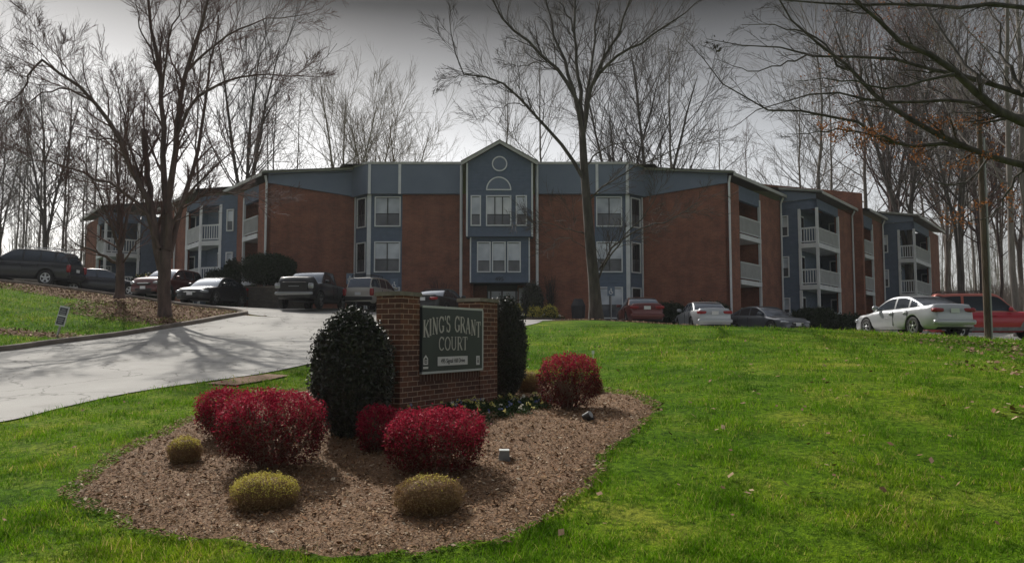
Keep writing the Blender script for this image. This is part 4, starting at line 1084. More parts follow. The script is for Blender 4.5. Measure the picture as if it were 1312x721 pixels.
for mname, cnt in (('yellow_petal',46),('blue_petal',18),('white_petal',9)):
    idx = rsf.choice(len(ctr), cnt); PP = []
    for j in idx:
        c_ = ctr[j]+rsf.normal(0,.05,2)
        for w in range(6): PP.append([c_[0]+rsf.normal(0,.016), c_[1]+rsf.normal(0,.016), gz(c_[0],c_[1])+.145+rsf.normal(0,.012)])
    V, Fc = leaf_cloud(np.array(PP)-np.array(p), .017, rsf, .9); tag(np_mesh('blooms', V, Fc, M[mname], fb), kind='stuff')
# ground fixtures in the bed
p = ground(646, 595)
m_ = MB(); m_.mi = 0
o = empty('valve_cover', (p.x,p.y,p.z+.03), 'grey tapered concrete block standing on the mulch in front of the domed shrub', 'block')
w1, w2, h_ = .062, .046, .10
lo = [Vector((sx*w1, sy*w1, 0)) for sx, sy in ((-1,-1),(1,-1),(1,1),(-1,1))]; hi = [Vector((sx*w2, sy*w2, h_)) for sx, sy in ((-1,-1),(1,-1),(1,1),(-1,1))]
for k in range(4): m_.poly([lo[k], lo[(k+1)%4], hi[(k+1)%4], hi[k]])
m_.poly(hi); m_.build('block_body', M['concrete'], o)
m_ = MB(); m_.box((-w2-.004,-w2-.004,h_+.001),(2*w2+.008,0,0),(0,2*w2+.008,0),(0,0,.012)); m_.build('block_lid', M['sign_edge'], o)
p = ground(753, 545)
o = empty('garden_spotlight', (p.x,p.y,p.z+.04), 'small black garden spotlight lying on the mulch below the round shrub', 'spotlight')
Mr = Matrix.Rotation(.9,3,'Z')@Matrix.Rotation(.9,3,'X')
m_ = MB(); m_.tube((-.05,0,.05),(.03,-.05,.09),.035,12,.05); m_.sb((.03,0,.035),.09,.06,.06,3); m_.tube((0,0,-.05),(0,0,.05),.01,6); m_.build('lamp_housing', M['ink'], o)
m_ = MB(); m_.tube((.031,-.0505,.0905),(.035,-.053,.093),.042,12); m_.build('lens', M['metal'], o)
p = ground(760, 463)
m_ = MB(p); m_.tube(p, p+UP*.16, .006, 6); m_.cbox(p+UP*.19, .05,.012,.07); o = m_.build('utility_flag', M['white'])
o.location = p; tag(o, 'tiny white marker stake in the grass right of the round crimson shrub', 'marker')

# small leaning yard sign on the island
p = ground(73, 432)
ys = empty('yard_sign', p, 'small leaning grey yard sign with two dark panels on the grassy island', 'sign')
Mt = Matrix.Rotation(math.radians(11),3,'Y')@Matrix.Rotation(math.radians(-6),3,'X')@Matrix.Rotation(math.radians(-22),3,'Z')
def ybox(m_, c, s_): m_.cbox(Mt@Vector(c), *s_, M=Mt)
m_ = MB(); ybox(m_, (0,0,.2), (.05,.04,.62)); m_.build('post', M['metal'], ys)
m_ = MB(); ybox(m_, (0,-.03,.64), (.40,.015,.60)); bd = m_.build('panel', M['plate_white'], ys)
m_ = MB(); ybox(m_, (0,-.041,.78), (.32,.01,.22)); ybox(m_, (0,-.041,.50), (.32,.01,.24)); m_.build('dark_panel', M['bronze'], bd)
m_ = MB()
for zc in (.83,.77,.71,.56,.50,.44): ybox(m_, (0,-.048,zc), (.24 if zc not in (.83,.44) else .16,.006,.022))
m_.build('printed_lines', M['metal'], bd)

# parking signs
def park_sign(px, Y, ytop, ybot, label):
    p = on(px, Y, 380); r_ = empty('parking_sign', p, label, 'sign', 'accessible parking signs in front of the building')
    zt, zb = CAMZ+slopes(px,ytop)[1]*Y-p.z, CAMZ+slopes(px,ybot)[1]*Y-p.z
    m_ = MB(); m_.tube((0,.03,-.1),(0,.03,zt),.03,8); m_.build('post', M['metal'], r_)
    m_ = MB(); m_.cbox((0,0,(zt+zb)/2), .42,.02,zt-zb); s_ = m_.build('panel', M['blue_sign'], r_)
    m_ = MB(); zc = (zt+zb)/2
    m_.cbox((0,-.014,zc+.13),.07,.006,.07); m_.cbox((0,-.014,zc+.03),.05,.006,.13); m_.cbox((.05,-.0145,zc-.03),.12,.006,.04)
    for k in range(12):
        a = PI*.75+k*PI*1.25/12; m_.cbox((-.01+.1*math.cos(a),-.0142-.0001*k,zc-.05+.1*math.sin(a)),.035,.005,.035)
    m_.build('wheelchair_symbol', M['white'], s_)
park_sign(448, 45.6, 350, 364, 'blue accessible parking sign behind the black pickup truck')
park_sign(783, 44.5, 367, 379, 'blue accessible parking sign left of the maroon sedan')
park_sign(505, 45.2, 357, 372, 'blue accessible parking sign right of the silver SUV')

# planting bed at the entrance
rs2 = np.random.RandomState(5)
def bush(px, Y, hw, ytop, label, mats_, seed, e=2.4, ry=.9, n=5000, leaf=.05, name='bush', group=None, core='hedge', base=None, amp=.1):
    p = on(px, Y, 400); rx = hw*Y/1000; top = CAMZ+slopes(px,ytop)[1]*Y-p.z
    if base is not None: z0 = CAMZ+slopes(px,base)[1]*Y-p.z
    else: z0 = -.1
    return shrub(name, (p.x,p.y,p.z), rx, rx*ry, top, label, 'shrub', group, mats_, n, leaf, e=e, seed=seed, amp=amp, shell=.10, core=core, z0=z0)
bush(682, 39.5, 14, 361, 'dark pointed evergreen in the flower bed beside the entrance', [('topiary',-1,2,1)], 41, e=1.75, name='conical_evergreen', core='topiary')
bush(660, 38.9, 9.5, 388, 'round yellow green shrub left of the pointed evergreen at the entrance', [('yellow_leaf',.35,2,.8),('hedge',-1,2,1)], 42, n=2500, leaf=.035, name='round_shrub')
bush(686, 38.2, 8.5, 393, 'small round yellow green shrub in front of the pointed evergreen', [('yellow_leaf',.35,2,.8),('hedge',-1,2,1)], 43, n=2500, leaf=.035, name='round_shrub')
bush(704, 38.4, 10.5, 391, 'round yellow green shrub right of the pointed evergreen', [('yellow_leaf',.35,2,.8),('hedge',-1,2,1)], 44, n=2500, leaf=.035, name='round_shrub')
bush(658, 45, 9, 389, 'low dark shrub against the entrance wall', [('hedge',-1,2,1)], 45, n=3000, name='round_shrub')
p = on(680, 38.2, 410)
eb = empty('entrance_flower_bed', p, 'kerbed strip of white and yellow flowers in front of the entrance evergreen', 'flowers')
m_ = MB(p); 
for k in range(14):
    a0 = PI+k*PI/13; x = p.x+2.0*math.cos(a0); y = p.y+.9*math.sin(a0)+.4
    m_.cbox((x,y,gz(x,y)+.02), .5,.2,.3, a0+PI/2)
m_.build('bed_kerb', M['kerb'], eb)
n = 900; a = rs2.uniform(0,2*PI,n); q = np.sqrt(rs2.rand(n)); X = p.x+1.75*q*np.cos(a); Y_ = p.y+.5+.7*q*np.sin(a)
V, Fc = leaf_cloud(np.c_[X-p.x, Y_-p.y, tz(X,Y_)-p.z+rs2.uniform(.1,.3,n)], .05, rs2); np_mesh('leaves', V, Fc, M['pansy_leaf'], eb)
for mt, c_ in (('white_petal',90),('yellow_petal',70)):
    a = rs2.uniform(PI,2*PI,c_); X = p.x+1.7*np.cos(a)*rs2.uniform(.4,1,c_); Y_ = p.y+.5+.6*np.sin(a)
    V, Fc = leaf_cloud(np.c_[X-p.x, Y_-p.y, tz(X,Y_)-p.z+rs2.uniform(.28,.36,c_)], .06, rs2, .9); tag(np_mesh('blooms', V, Fc, M[mt], eb), kind='stuff')

# hedges and foundation shrubs
bush(343, 44.3, 31, 327, 'big dark rounded hedge above the stone wall at the left downspout', [('hedge',-1,2,1)], 51, e=3, n=14000, leaf=.06, base=364, name='hedge')
bush(278, 46, 15, 347, 'dark clipped hedge behind the black sedan', [('hedge',-1,2,1)], 52, e=3, n=7000, leaf=.06, name='hedge')
bush(296, 45.5, 12, 334, 'taller dark hedge left of the big rounded hedge', [('hedge',-1,2,1)], 58, e=2.6, n=6000, leaf=.06, name='hedge')
bush(187, 47, 20, 351, 'olive green hedge mound behind the maroon SUV', [('hedge',-1,.5,1),('yellow_leaf',.9,2,.15),('hedge',-1,2,1)], 53, e=2.6, n=6000, leaf=.06, name='hedge')
for px, hw, yt, Y, lb, sd in ((858,20,389,43,'dark hedge between the maroon and the silver sedan',54),(912,22,388,42.6,'dark hedge behind the silver sedan',55),(1040,26,397,46,'long dark hedge behind the grey sedan',56),(1055,14,397,45,'clipped block hedge under the white corner balconies',57),(1085,24,404,45,'dark low hedge left of the white sedan',59),(990,14,404,45,'dark hedge under the blue wall behind the grey sedan',60)):
    bush(px, Y, hw, yt, lb, [('hedge',-1,2,1)], sd, e=3.2, n=8000, leaf=.06, name='hedge', group='dark foundation hedges', ry=.5)
# stone retaining wall under the big hedge
a = on(318, 43.2, 390); b_ = on(360, 42.6, 390)
m_ = MB(a); m_.box((a.x,a.y,a.z-.4),(b_.x-a.x,b_.y-a.y,0),(0,.5,0),(0,0,1.5)); m_.box((b_.x,b_.y,a.z-.4),(.35,3.5,0),(-.5,.05,0),(0,0,1.44))
o = m_.build('retaining_wall', M['stone']); o.location = a; tag(o, 'low dark stone retaining wall under the big hedge left of the pickup', 'wall')
m_ = MB(a); m_.box((a.x-.1,a.y-.06,a.z+1.101),(b_.x-a.x+.2,b_.y-a.y,0),(0,.6,0),(0,0,.09)); c_ = m_.build('coping', M['kerb'], o)
# bare reddish shrubs and creepers at the wall
def bare_bush(px, Y, hw, ytop, label, seed, mt='twig_red'):
    rs_ = np.random.RandomState(seed); p = on(px, Y, 395); top = CAMZ+slopes(px,ytop)[1]*Y-p.z; r = hw*Y/1000
    K = 6; n = 26; a = rs_.uniform(0,2*PI,n); sp = rs_.uniform(.2,1,n)*r
    t = np.linspace(0,1,K)[None,:,None]; e = np.stack([np.cos(a)*sp, np.sin(a)*sp*.3, np.full(n,top)*rs_.uniform(.75,1,n)], 1)[:,None,:]
    P0 = e*t + rs_.normal(0,.03,(n,K,3)); R0 = np.tile(np.linspace(.02,.006,K), (n,1))
    P1, R1_ = grow(P0, R0, 7, rs_, .3, 40, .35, 5, .05, .03, .7); V0,F0 = tubes(P0,R0,4); V1,F1 = tubes(P1,R1_,3)
    o = np_mesh('bare_bush', np.r_[V0,V1], np.r_[F0,F1+len(V0)], M[mt]); o.location = p; tag(o, label, 'shrub')
bare_bush(562, 46.2, 17, 352, 'bare reddish bush against the brick left of the entrance downspout', 61)
bare_bush(705, 46.6, 9, 352, 'thin bare creeper on the brick right of the entrance downspout', 62, 'twig')
# small black cast ornament by the tree
p = on(741, 40, 400)
m_ = MB(p); m_.tube(p, p+UP*.9, .32, 10, .38); m_.tube(p+UP*.9, p+UP*1.25, .38, 10, .22); o = m_.build('trash_bin', M['ink'], None, False); o.location = p; tag(o, 'dark round bin standing left of the central tree trunk', 'bin')
p = on(607, 45.9, 390)
m_ = MB(p); m_.cbox(p+Vector((-.1,0,.9)),.38,.25,.6); m_.tube(p+Vector((-.1,0,0)),p+Vector((-.1,0,.7)),.05,8); o = m_.build('utility_box', M['frame']); o.location = p; tag(o, 'pale meter box on a post at the foot of the left entrance downspout', 'utility box')

# ============================================================= VEHICLES
def paint(name, col, metal=.3, rough=.3): 
    m = mat('paint_'+name, col, rough, metal if max(col) > .08 else 0.0, .6 if max(col) > .08 else .3); return m
M['tyre'] = mat('tyre', (.015,.015,.015), .8); M['rim'] = mat('alloy_rim', (.45,.46,.47), .3, .9)
M['car_black'] = mat('black_plastic', (.015,.015,.016), .55)
M['car_glass'] = mat('car_glass', (.10,.115,.14), .05, .7)
M['tail'] = mat('tail_lamp', (.26,.008,.012), .15); M['head'] = mat('headlamp', (.33,.35,.37), .08, .5)
M['chrome'] = mat('chrome', (.7,.7,.7), .12, 1.0); M['plate'] = mat('licence_plate', (.65,.66,.68), .5)
M['chrome_dull'] = mat('dull_chrome', (.30,.31,.33), .3, .8); M['amber'] = mat('amber', (.6,.2,.03), .3)
def smooth_interp(x, pts):
    """monotone-ish cubic through pts"""
    xs_ = np.array([p[0] for p in pts]); ys_ = np.array([p[1] for p in pts]); d = np.diff(ys_)/np.diff(xs_)
    mm = np.r_[d[0], (d[1:]+d[:-1])/2, d[-1]]
    for i in range(len(d)):
        if i > 0 and d[i]*d[i-1] <= 0: mm[i] = 0
    x = np.clip(x, xs_[0], xs_[-1]); i = np.clip(np.searchsorted(xs_, x)-1, 0, len(d)-1); h = xs_[i+1]-xs_[i]; t = (x-xs_[i])/h
    return (2*t**3-3*t**2+1)*ys_[i]+(t**3-2*t**2+t)*h*mm[i]+(-2*t**3+3*t**2)*ys_[i+1]+(t**3-t**2)*h*mm[i+1]
def car(name, loc, heading, label, cat, L_=4.6, Wd=1.8, belt=None, roof=None, win=None, pillars=(), wheel=.33, axles=(.9,3.6), col=None, sill=.22, tum=.19,
        tail='sedan', grille='bar', bedx=None, cladding=None, roofcol=None, rails=False, group=None, pitch=0.0):
    """x = distance from the front bumper; car frame: +x forwards, centre at 0. heading: direction the nose points (radians, 0 = +X)"""
    root = empty(name, loc, label, cat, group, rz=heading)
    root.rotation_euler = (0, pitch, heading)
    xs_ = sorted(set([round(v, 3) for v in list(np.linspace(0, L_, 44))+[.03,.08,.15,L_-.03,L_-.08,L_-.15]+[a+s_*(wheel+.07) for a in axles for s_ in (-1,-.93,-.8,.8,.93,1)]]))
    xs_ = [x for x in xs_ if 0 <= x <= L_]
    hw0 = Wd/2; Ra = wheel+.075
    def topz(x): return float(smooth_interp(x, belt))
    def halfw(x):
        u = abs(x-L_/2)/(L_/2); return hw0*(1-.20*u**7-.03*u**2)
    zmid = np.mean([topz(L_*.3), topz(L_*.7)])
    def prof(f): return float(np.interp(f, [-.3,0,.12,.5,.8,.93,1.0], [.86,.93,.975,1.0,.975,.93,.86]))
    rings = []; NF = 9
    for x in xs_:
        zt = topz(x); e = min(x, L_-x); zb = sill+max(0,.12-e)*.6
        rend = max(0.0, 1-e/.22); zt2 = zt
        for a in axles:
            if abs(x-a) < Ra: zb = max(zb, wheel+math.sqrt(max(0, Ra*Ra-(x-a)**2)))
        w = halfw(x); pts = []
        fr = np.r_[np.linspace(0,.8,6), .9, .96, 1.0]
        for f in fr:
            z = zb+(zt-zb)*f; fz = (z-sill)/(zt-sill)
            pts.append((x, w*prof(fz), z))
        wt = pts[-1][1]
        for q in (.72,.4,0): pts.append((x, wt*q, zt+.03*(1-q*q)))
        rings.append(pts)
    k = len(rings[0]); V = []; Fp = []; mi = []
    for r in rings:
        full = r+[(x,-y,z) for x,y,z in r[-2::-1]]
        V += [(L_/2-x, y, z) for x,y,z in full]
    m2 = 2*k-1
    for i in range(len(rings)-1):
        for j in range(m2-1):
            a = i*m2+j; Fp.append((a, a+1, a+1+m2, a+m2)); mi.append(0)
        a = i*m2; Fp.append((a, a+m2, a+m2+m2-1, a+m2-1)); mi.append(1)
    me = bpy.data.meshes.new('body'); ends = [tuple(range(m2)), tuple(range((len(rings)-1)*m2, len(rings)*m2))[::-1]]
    me.from_pydata(V, [], Fp+ends); mi += [0,0]; me.polygons.foreach_set('material_index', mi)
    body = link_mesh('body', me, [col, M['car_black']], root, True)
    bm = bmesh.new(); bm.from_mesh(me); bmesh.ops.recalc_face_normals(bm, faces=bm.faces); bm.to_mesh(me); bm.free()
    # cabin
    x0, x1 = roof[0][0], roof[-1][0]; xA, xC = win
    st = sorted(set([round(v,3) for v in list(np.linspace(x0, x1, 34))+[xA,xC]+[p_+s_ for p_ in pillars for s_ in (-.045,.045)]]))
    SFc = [0,.07,.5,.88,1.0]; rings = []
    for x in st:
        zb = topz(x)-.015; zr = max(float(smooth_interp(x, roof)), zb+.005); wb = halfw(x)*.885
        wt_ = wb-tum*(zr-zb)/.5*.9
        pts = [(x, wb+(wt_-wb)*(f**1.25), zb+(zr-.03-zb)*f) for f in SFc]
        for q, c_ in ((.95,.4),(.85,.75),(.45,1),(0,1.12)): pts.append((x, wt_*q, zr-.03+.03*c_))
        rings.append(pts)
    k = len(rings[0]); m2 = 2*k-1; V = []
    for r in rings: V += [(L_/2-x, y, z) for x,y,z in r+[(x,-y,z) for x,y,z in r[-2::-1]]]
    groups = {'cabin': [], 'windshield': [], 'rear_window': [], 'side_window': [], 'side_window2': []}
    for i in range(len(rings)-1):
        xm_ = (st[i]+st[i+1])/2; zr = float(smooth_interp(xm_, roof)); hgt = zr-topz(xm_)
        for j in range(m2-1):
            jj = j if j < k-1 else m2-2-j; left = j < k-1
            f4 = (i*m2+j, i*m2+j+1, (i+1)*m2+j+1, (i+1)*m2+j); g = 'cabin'
            if jj in (1,2) and hgt > .17 and x0+.15 < xm_ < x1-.1 and not any(abs(xm_-p_) < .045 for p_ in pillars): g = 'side_window' if left else 'side_window2'
            if jj >= 5:
                if x0+.02 < xm_ < xA: g = 'windshield'
                elif xC < xm_ < x1-.02 and tail != 'pickup': g = 'rear_window'
                elif tail == 'pickup' and xm_ > xC: g = 'rear_window'
            groups[g].append(f4)
    for g, fs in groups.items():
        if not fs: continue
        used = sorted({i for f in fs for i in f}); mp_ = {u: n_ for n_, u in enumerate(used)}
        me = bpy.data.meshes.new(g); me.from_pydata([V[u] for u in used], [], [tuple(mp_[i] for i in f) for f in fs])
        bm = bmesh.new(); bm.from_mesh(me); bmesh.ops.recalc_face_normals(bm, faces=bm.faces)
        if bm.faces:
            fc = max(bm.faces, key=lambda f: abs(f.calc_center_median().y)+f.calc_center_median().z)
            cc = fc.calc_center_median()
            if fc.normal.dot(Vector((0,cc.y,.4))) < 0: bmesh.ops.reverse_faces(bm, faces=bm.faces)
        bm.to_mesh(me); bm.free()
        link_mesh(g.replace('2',''), me, (roofcol or col) if g == 'cabin' else M['car_glass'], root, True)
    X = lambda x: L_/2-x
    # wheels
    for a in axles:
        for s_ in (-1,1):
            yc = s_*(hw0*.985-.11)
            t = MB(); n_ = 26; prof_ = [(-.11,wheel*.62),(-.11,wheel*.9),(-.085,wheel),(.085,wheel),(.11,wheel*.93),(.11,wheel*.66),(.09,wheel*.62)]
            for q in range(n_):
                a0, a1 = 2*PI*q/n_, 2*PI*(q+1)/n_
                for (y0_,r0_),(y1_,r1_) in zip(prof_[:-1],prof_[1:]):
                    t.poly([Vector((X(a)+r*math.cos(aa), yc+s_*y, wheel+r*math.sin(aa))) for (y,r,aa) in ((y0_,r0_,a0),(y0_,r0_,a1),(y1_,r1_,a1),(y1_,r1_,a0))])
            wobj = t.build('wheel', M['tyre'], root, True)
            r_ = MB()
            for q in range(5):
                a0 = 2*PI*q/5+.3
                Mx = Matrix.Rotation(-a0,3,'Y')
                r_.cbox(Vector((X(a),yc+s_*.085,wheel))+Mx@Vector((wheel*.33,0,0)), wheel*.6,.03,wheel*.2, M=Mx)
            for q in range(n_):
                a0, a1 = 2*PI*q/n_, 2*PI*(q+1)/n_
                r_.poly([Vector((X(a)+r*math.cos(aa), yc+s_*y, wheel+r*math.sin(aa))) for (y,r,aa) in ((.095,wheel*.64,a0),(.095,wheel*.64,a1),(.09,wheel*.55,a1),(.09,wheel*.55,a0))])
            r_.sb((X(a),yc+s_*.09,wheel),wheel*.3,.05,wheel*.3,2)
            r_.build('rim', M['rim'], wobj)
            d_ = MB(); d_.tube((X(a),yc+s_*.03,wheel),(X(a),yc+s_*.035,wheel),wheel*.62,20); d_.build('brake', M['car_black'], wobj)
    well = MB(); well.cbox((0,0,sill+.22), L_*.93, Wd*.62, .34); well.build('underbody', M['car_black'], root)
    # seams, handles, mirrors
    zt = topz((xA+xC)/2); se = MB()
    for xx in pillars[:]:
        for s_ in (-1,1): se.cbox((X(xx), s_*(halfw(xx)*.992), (sill+.08+zt-.06)/2+.02), .014,.02,(zt-sill)*.72)
    if pillars: se.build('door_seams', M['car_black'], body)
    for xx in pillars:
        for s_ in (-1,1):
            h_ = MB(); h_.sb((X(xx-.17), s_*(halfw(xx)*1.0), sill+(zt-sill)*.8), .2,.06,.035,3); h_.build('door_handle', col, root, True)
    for s_ in (-1,1):
        h_ = MB(); h_.sb((X(xA*.45+x0*.55), s_*(hw0*.9+.13), topz(xA)+.09), .14,.24,.16,3); h_.build('mirror', col, root, True)
    # front
    zf = topz(.12); hl = zf-.1
    for s_ in (-1,1):
        h_ = MB()
        if tail == 'pickup' or grille == 'truck': h_.sb((X(.045), s_*hw0*.80, hl-.10), .13,.27,.25,6)
        else: h_.sb((X(.20), s_*hw0*.73, hl), .42,.36,.16,3, M=Matrix.Rotation(-s_*.35,3,'Z'))
        h_.build('headlight', M['head'], root, True)
    g_ = MB()
    if grille == 'truck': g_.sb((X(.02),0,hl-.16),.12,hw0*1.3,.50,8); 
    else: g_.sb((X(.035),0,hl-.06),.1,hw0*.9,.14,5)
    g_.sb((X(.03),0,sill+.16),.09,hw0*1.1,.16,5); g_.build('grille', M['car_black'], root, True)
    g_ = MB()
    if grille == 'truck':
        g_.cbox((X(-.045),0,hl-.12),.03,hw0*.5,.03); g_.sb((X(-.02),0,sill+.27),.16,Wd*.93,.17,6); g_.build('front_bumper', M['chrome_dull'], root, True)
    else:
        g_.cbox((X(-.02),0,hl-.03),.02,hw0*.7,.025); g_.build('grille_trim', M['chrome'], root)
    g_ = MB(); g_.cbox((X(-.03),0,sill+.27),.02,.3,.15); g_.build('licence_plate', M['plate'], root)
    # rear
    zr_ = topz(L_-.1)
    for s_ in (-1,1):
        h_ = MB()
        if tail in ('suv','pickup'): h_.sb((X(L_-.06), s_*hw0*.83, zr_-.22), .18,.2,.38,5)
        else: h_.sb((X(L_-.09), s_*hw0*.66, zr_-.15), .22,hw0*.5,.15,4, M=Matrix.Rotation(s_*.16,3,'Z'))
        h_.build('taillight', M['tail'], root, True)
    g_ = MB(); g_.cbox((X(L_+.012),0,zr_-.17 if tail != 'suv' else zr_-.3),.02,.32,.16); g_.build('licence_plate', M['plate'], root)
    g_ = MB(); g_.sb((X(L_-.02),0,sill+.24),.16,Wd*.9,.2,6); g_.build('rear_bumper', col if tail == 'sedan' else M['car_black'], root, True)
    if tail == 'suv':     # tailgate glass: on the sloping back
        zA, zB = zr_+.02, roof[-1][1]
    if bedx:
        g_ = MB(); g_.cbox((X((bedx+L_)/2),0,topz(L_-.5)+.035), (L_-bedx)-.12, Wd*.72, .012); g_.build('bed_floor', M['car_black'], root)
    if cladding:
        g_ = MB()
        for a in axles:
            for s_ in (-1,1):
                for q in range(14):
                    a0, a1 = PI*q/14, PI*(q+1)/14
                    P_ = [Vector((X(a)+r*math.cos(aa), s_*(hw0*1.015), wheel+r*math.sin(aa))) for r, aa in ((Ra-.01,a0),(Ra+.13,a0),(Ra+.13,a1),(Ra-.01,a1))]
                    P2__ = [p_-Vector((0,s_*.10,0)) for p_ in P_]
                    g_.poly(P_); g_.poly([P_[1],P2__[1],P2__[2],P_[2]]); g_.poly([P_[0],P2__[0],P2__[3],P_[3]])
        for s_ in (-1,1): g_.cbox((0,s_*hw0*.99,sill+.12), axles[1]-axles[0]-2*Ra,.05,.14)
        g_.build('wheel_arch_trim', cladding, root)
    if rails:
        g_ = MB(); zr_ = max(r[1] for r in roof)
        for s_ in (-1,1):
            yy = s_*(hw0*.58); g_.tube((X(xA+.45),yy,zr_+.09),(X(xC-.1),yy,zr_+.09),.018,6)
            for xx in (xA+.45,(xA+xC)/2,xC-.1): g_.tube((X(xx),yy,zr_-.06),(X(xx),yy,zr_+.09),.018,6)
        for xx in (xA+.9,xC-.5): g_.tube((X(xx),-hw0*.58,zr_+.1),(X(xx),hw0*.58,zr_+.1),.015,6)
        g_.build('roof_rack', M['car_black'] if rails is True else rails, root)
    return root
SED = dict(L_=4.75, Wd=1.82, belt=[(0,.55),(.1,.68),(.9,.83),(1.5,.93),(2.6,.97),(3.9,1.03),(4.4,1.06),(4.68,.98),(4.75,.72)],
    roof=[(1.25,.90),(1.7,1.20),(2.15,1.41),(2.7,1.46),(3.2,1.43),(3.75,1.25),(4.2,1.05)], win=(2.15,3.3), pillars=(2.62,3.42), axles=(.93,3.70), wheel=.33)
BOXY = dict(L_=4.8, Wd=1.82, belt=[(0,.52),(.1,.70),(.9,.86),(1.45,.93),(2.6,.96),(3.8,1.0),(4.5,1.0),(4.74,.94),(4.8,.68)],
    roof=[(1.3,.90),(1.75,1.18),(2.2,1.38),(2.8,1.42),(3.25,1.39),(3.65,1.22),(3.95,1.0)], win=(2.2,3.3), pillars=(2.62,3.45), axles=(.95,3.75), wheel=.32)
SUVB = dict(L_=5.15, Wd=2.0, belt=[(0,.68),(.08,.93),(.9,1.10),(1.5,1.17),(3,1.2),(4.9,1.22),(5.08,1.1),(5.15,.75)],
    roof=[(1.3,1.14),(1.75,1.52),(2.2,1.80),(3,1.87),(4.2,1.84),(4.75,1.74),(5.05,1.2)], win=(2.2,4.72), pillars=(2.75,3.62,4.35), axles=(.98,4.02), wheel=.40, sill=.32, tail='suv', grille='truck', tum=.13)
SUVS = dict(L_=4.45, Wd=1.8, belt=[(0,.62),(.08,.86),(.9,1.02),(1.4,1.08),(2.8,1.11),(4.2,1.13),(4.38,1.02),(4.45,.68)],
    roof=[(1.2,1.05),(1.6,1.38),(2.0,1.62),(2.7,1.70),(3.7,1.67),(4.1,1.58),(4.36,1.12)], win=(2.0,4.08), pillars=(2.45,3.3), axles=(.88,3.5), wheel=.36, sill=.30, tail='suv', tum=.14)
PICK = dict(L_=5.6, Wd=2.02, belt=[(0,.72),(.07,1.12),(.9,1.22),(1.4,1.26),(2.6,1.28),(3.55,1.28),(3.7,1.28),(5.5,1.28),(5.55,1.2),(5.6,.8)],
    roof=[(1.35,1.22),(1.75,1.58),(2.15,1.84),(2.7,1.91),(3.3,1.89),(3.55,1.82),(3.68,1.3)], win=(2.15,3.56), pillars=(2.85,3.45), axles=(1.0,4.5), wheel=.42, sill=.42, tail='pickup', grille='truck', bedx=3.8, tum=.13)
d_ = math.radians
def cp(px, Y, dz=0.02): p = on(px, Y, 400); p.z += dz; return p
car('parked_suv', cp(32,41.0), d_(183), 'long black SUV with roof rails behind the grassy island at the far left', 'SUV', col=paint('black',(.010,.011,.014)), rails=M['chrome'], pitch=-.055, **SUVB)
car('parked_sedan', cp(131,43.5,-.1), d_(20), 'dark sedan mostly hidden behind the mulch crest right of the black SUV', 'car', col=paint('midnight',(.012,.014,.022)), pitch=.03, **SED)
car('parked_suv', cp(216,42.0), d_(260), 'maroon SUV half hidden behind the left tree trunk', 'SUV', col=paint('maroon',(.10,.025,.022)), rails=False, **SUVS)
car('parked_sedan', cp(273,41.0), d_(262), 'black sedan with a sunlit bonnet between the left tree and the pickup', 'car', col=paint('black2',(.008,.009,.012)), **{**SED, 'L_':4.6})
car('pickup_truck', cp(402,39.5), d_(265), 'black pickup truck with chrome bumper parked facing the road', 'pickup', col=paint('black3',(.007,.0075,.009)), **PICK)
car('parked_suv', cp(480,42.2), d_(77), 'pale silver SUV with roof rack seen from behind beside the pickup', 'SUV', col=paint('silver_gold',(.42,.40,.36),.4), rails=True, **SUVS)
car('parked_sedan', cp(566,39.6), d_(72), 'black sedan with a bright rear window behind the brick sign', 'car', col=paint('black4',(.007,.007,.008)), **{**BOXY, 'Wd':1.72})
car('parked_sedan', cp(819,39.5), d_(90), 'maroon sedan seen from behind right of the central tree', 'car', col=paint('dark_red',(.13,.02,.018),.3), roofcol=paint('faded_red',(.26,.10,.06),.2), **BOXY)  # roofcol: warm reflections on the upper surfaces, put into the cabin colour
car('parked_sedan', cp(899,38.5), d_(91), 'light silver sedan seen from behind next to the grey one', 'car', col=paint('silver',(.42,.44,.46),.5), **{**BOXY, 'L_':4.8})
car('parked_sedan', cp(980,40.0), d_(-68), 'dark grey sleek sedan facing right beside the silver one', 'car', col=paint('grey',(.11,.12,.135),.5), **SED)
car('parked_sedan', cp(1166,29.5), d_(99), 'white silver sedan with red tail lamps at the lawn edge', 'car', col=paint('white',(.40,.41,.43),.4), **SED)
JEEP = dict(SUVS); JEEP.update(L_=4.5, belt=[(0,.62),(.08,.90),(.9,1.03),(1.4,1.07),(2.8,1.08),(4.25,1.1),(4.42,1.02),(4.5,.68)], roof=[(1.45,1.05),(1.8,1.42),(2.08,1.72),(2.6,1.80),(3.9,1.79),(4.25,1.73),(4.42,1.14)], win=(2.08,4.26), roofcol=paint('tan',(.42,.11,.08),.2), tum=.10)  # roofcol paints the sun's reflection on the red cabin as a colour
car('parked_suv', cp(1268,30.5), d_(-20), 'red SUV with tan roof, roof rack and grey wheel arches at the right edge', 'SUV', col=paint('red',(.42,.012,.028),.1), rails=M['car_black'], cladding=M['concrete'], **JEEP)

# utility pole in front of the red SUV
p = on(1266, 23.0, 446)
up_ = empty('utility_pole', p, 'thin brown wooden utility pole on the lawn in front of the red SUV', 'pole')
m_ = MB(); m_.tube((0,0,-.3),(.02,0,7.0),.085,10,.07); m_.build('pole_shaft', M['pole_wood'], up_, True)
m_ = MB(); m_.tube((.10,-.05,-.1),(.115,-.05,6.0),.028,8); m_.build('conduit', M['metal'], up_, True)
m_ = MB(); m_.tube((.02,0,6.99),(.02,0,7.06),.085,10,.03); m_.build('pole_cap', M['pole_wood'], up_)

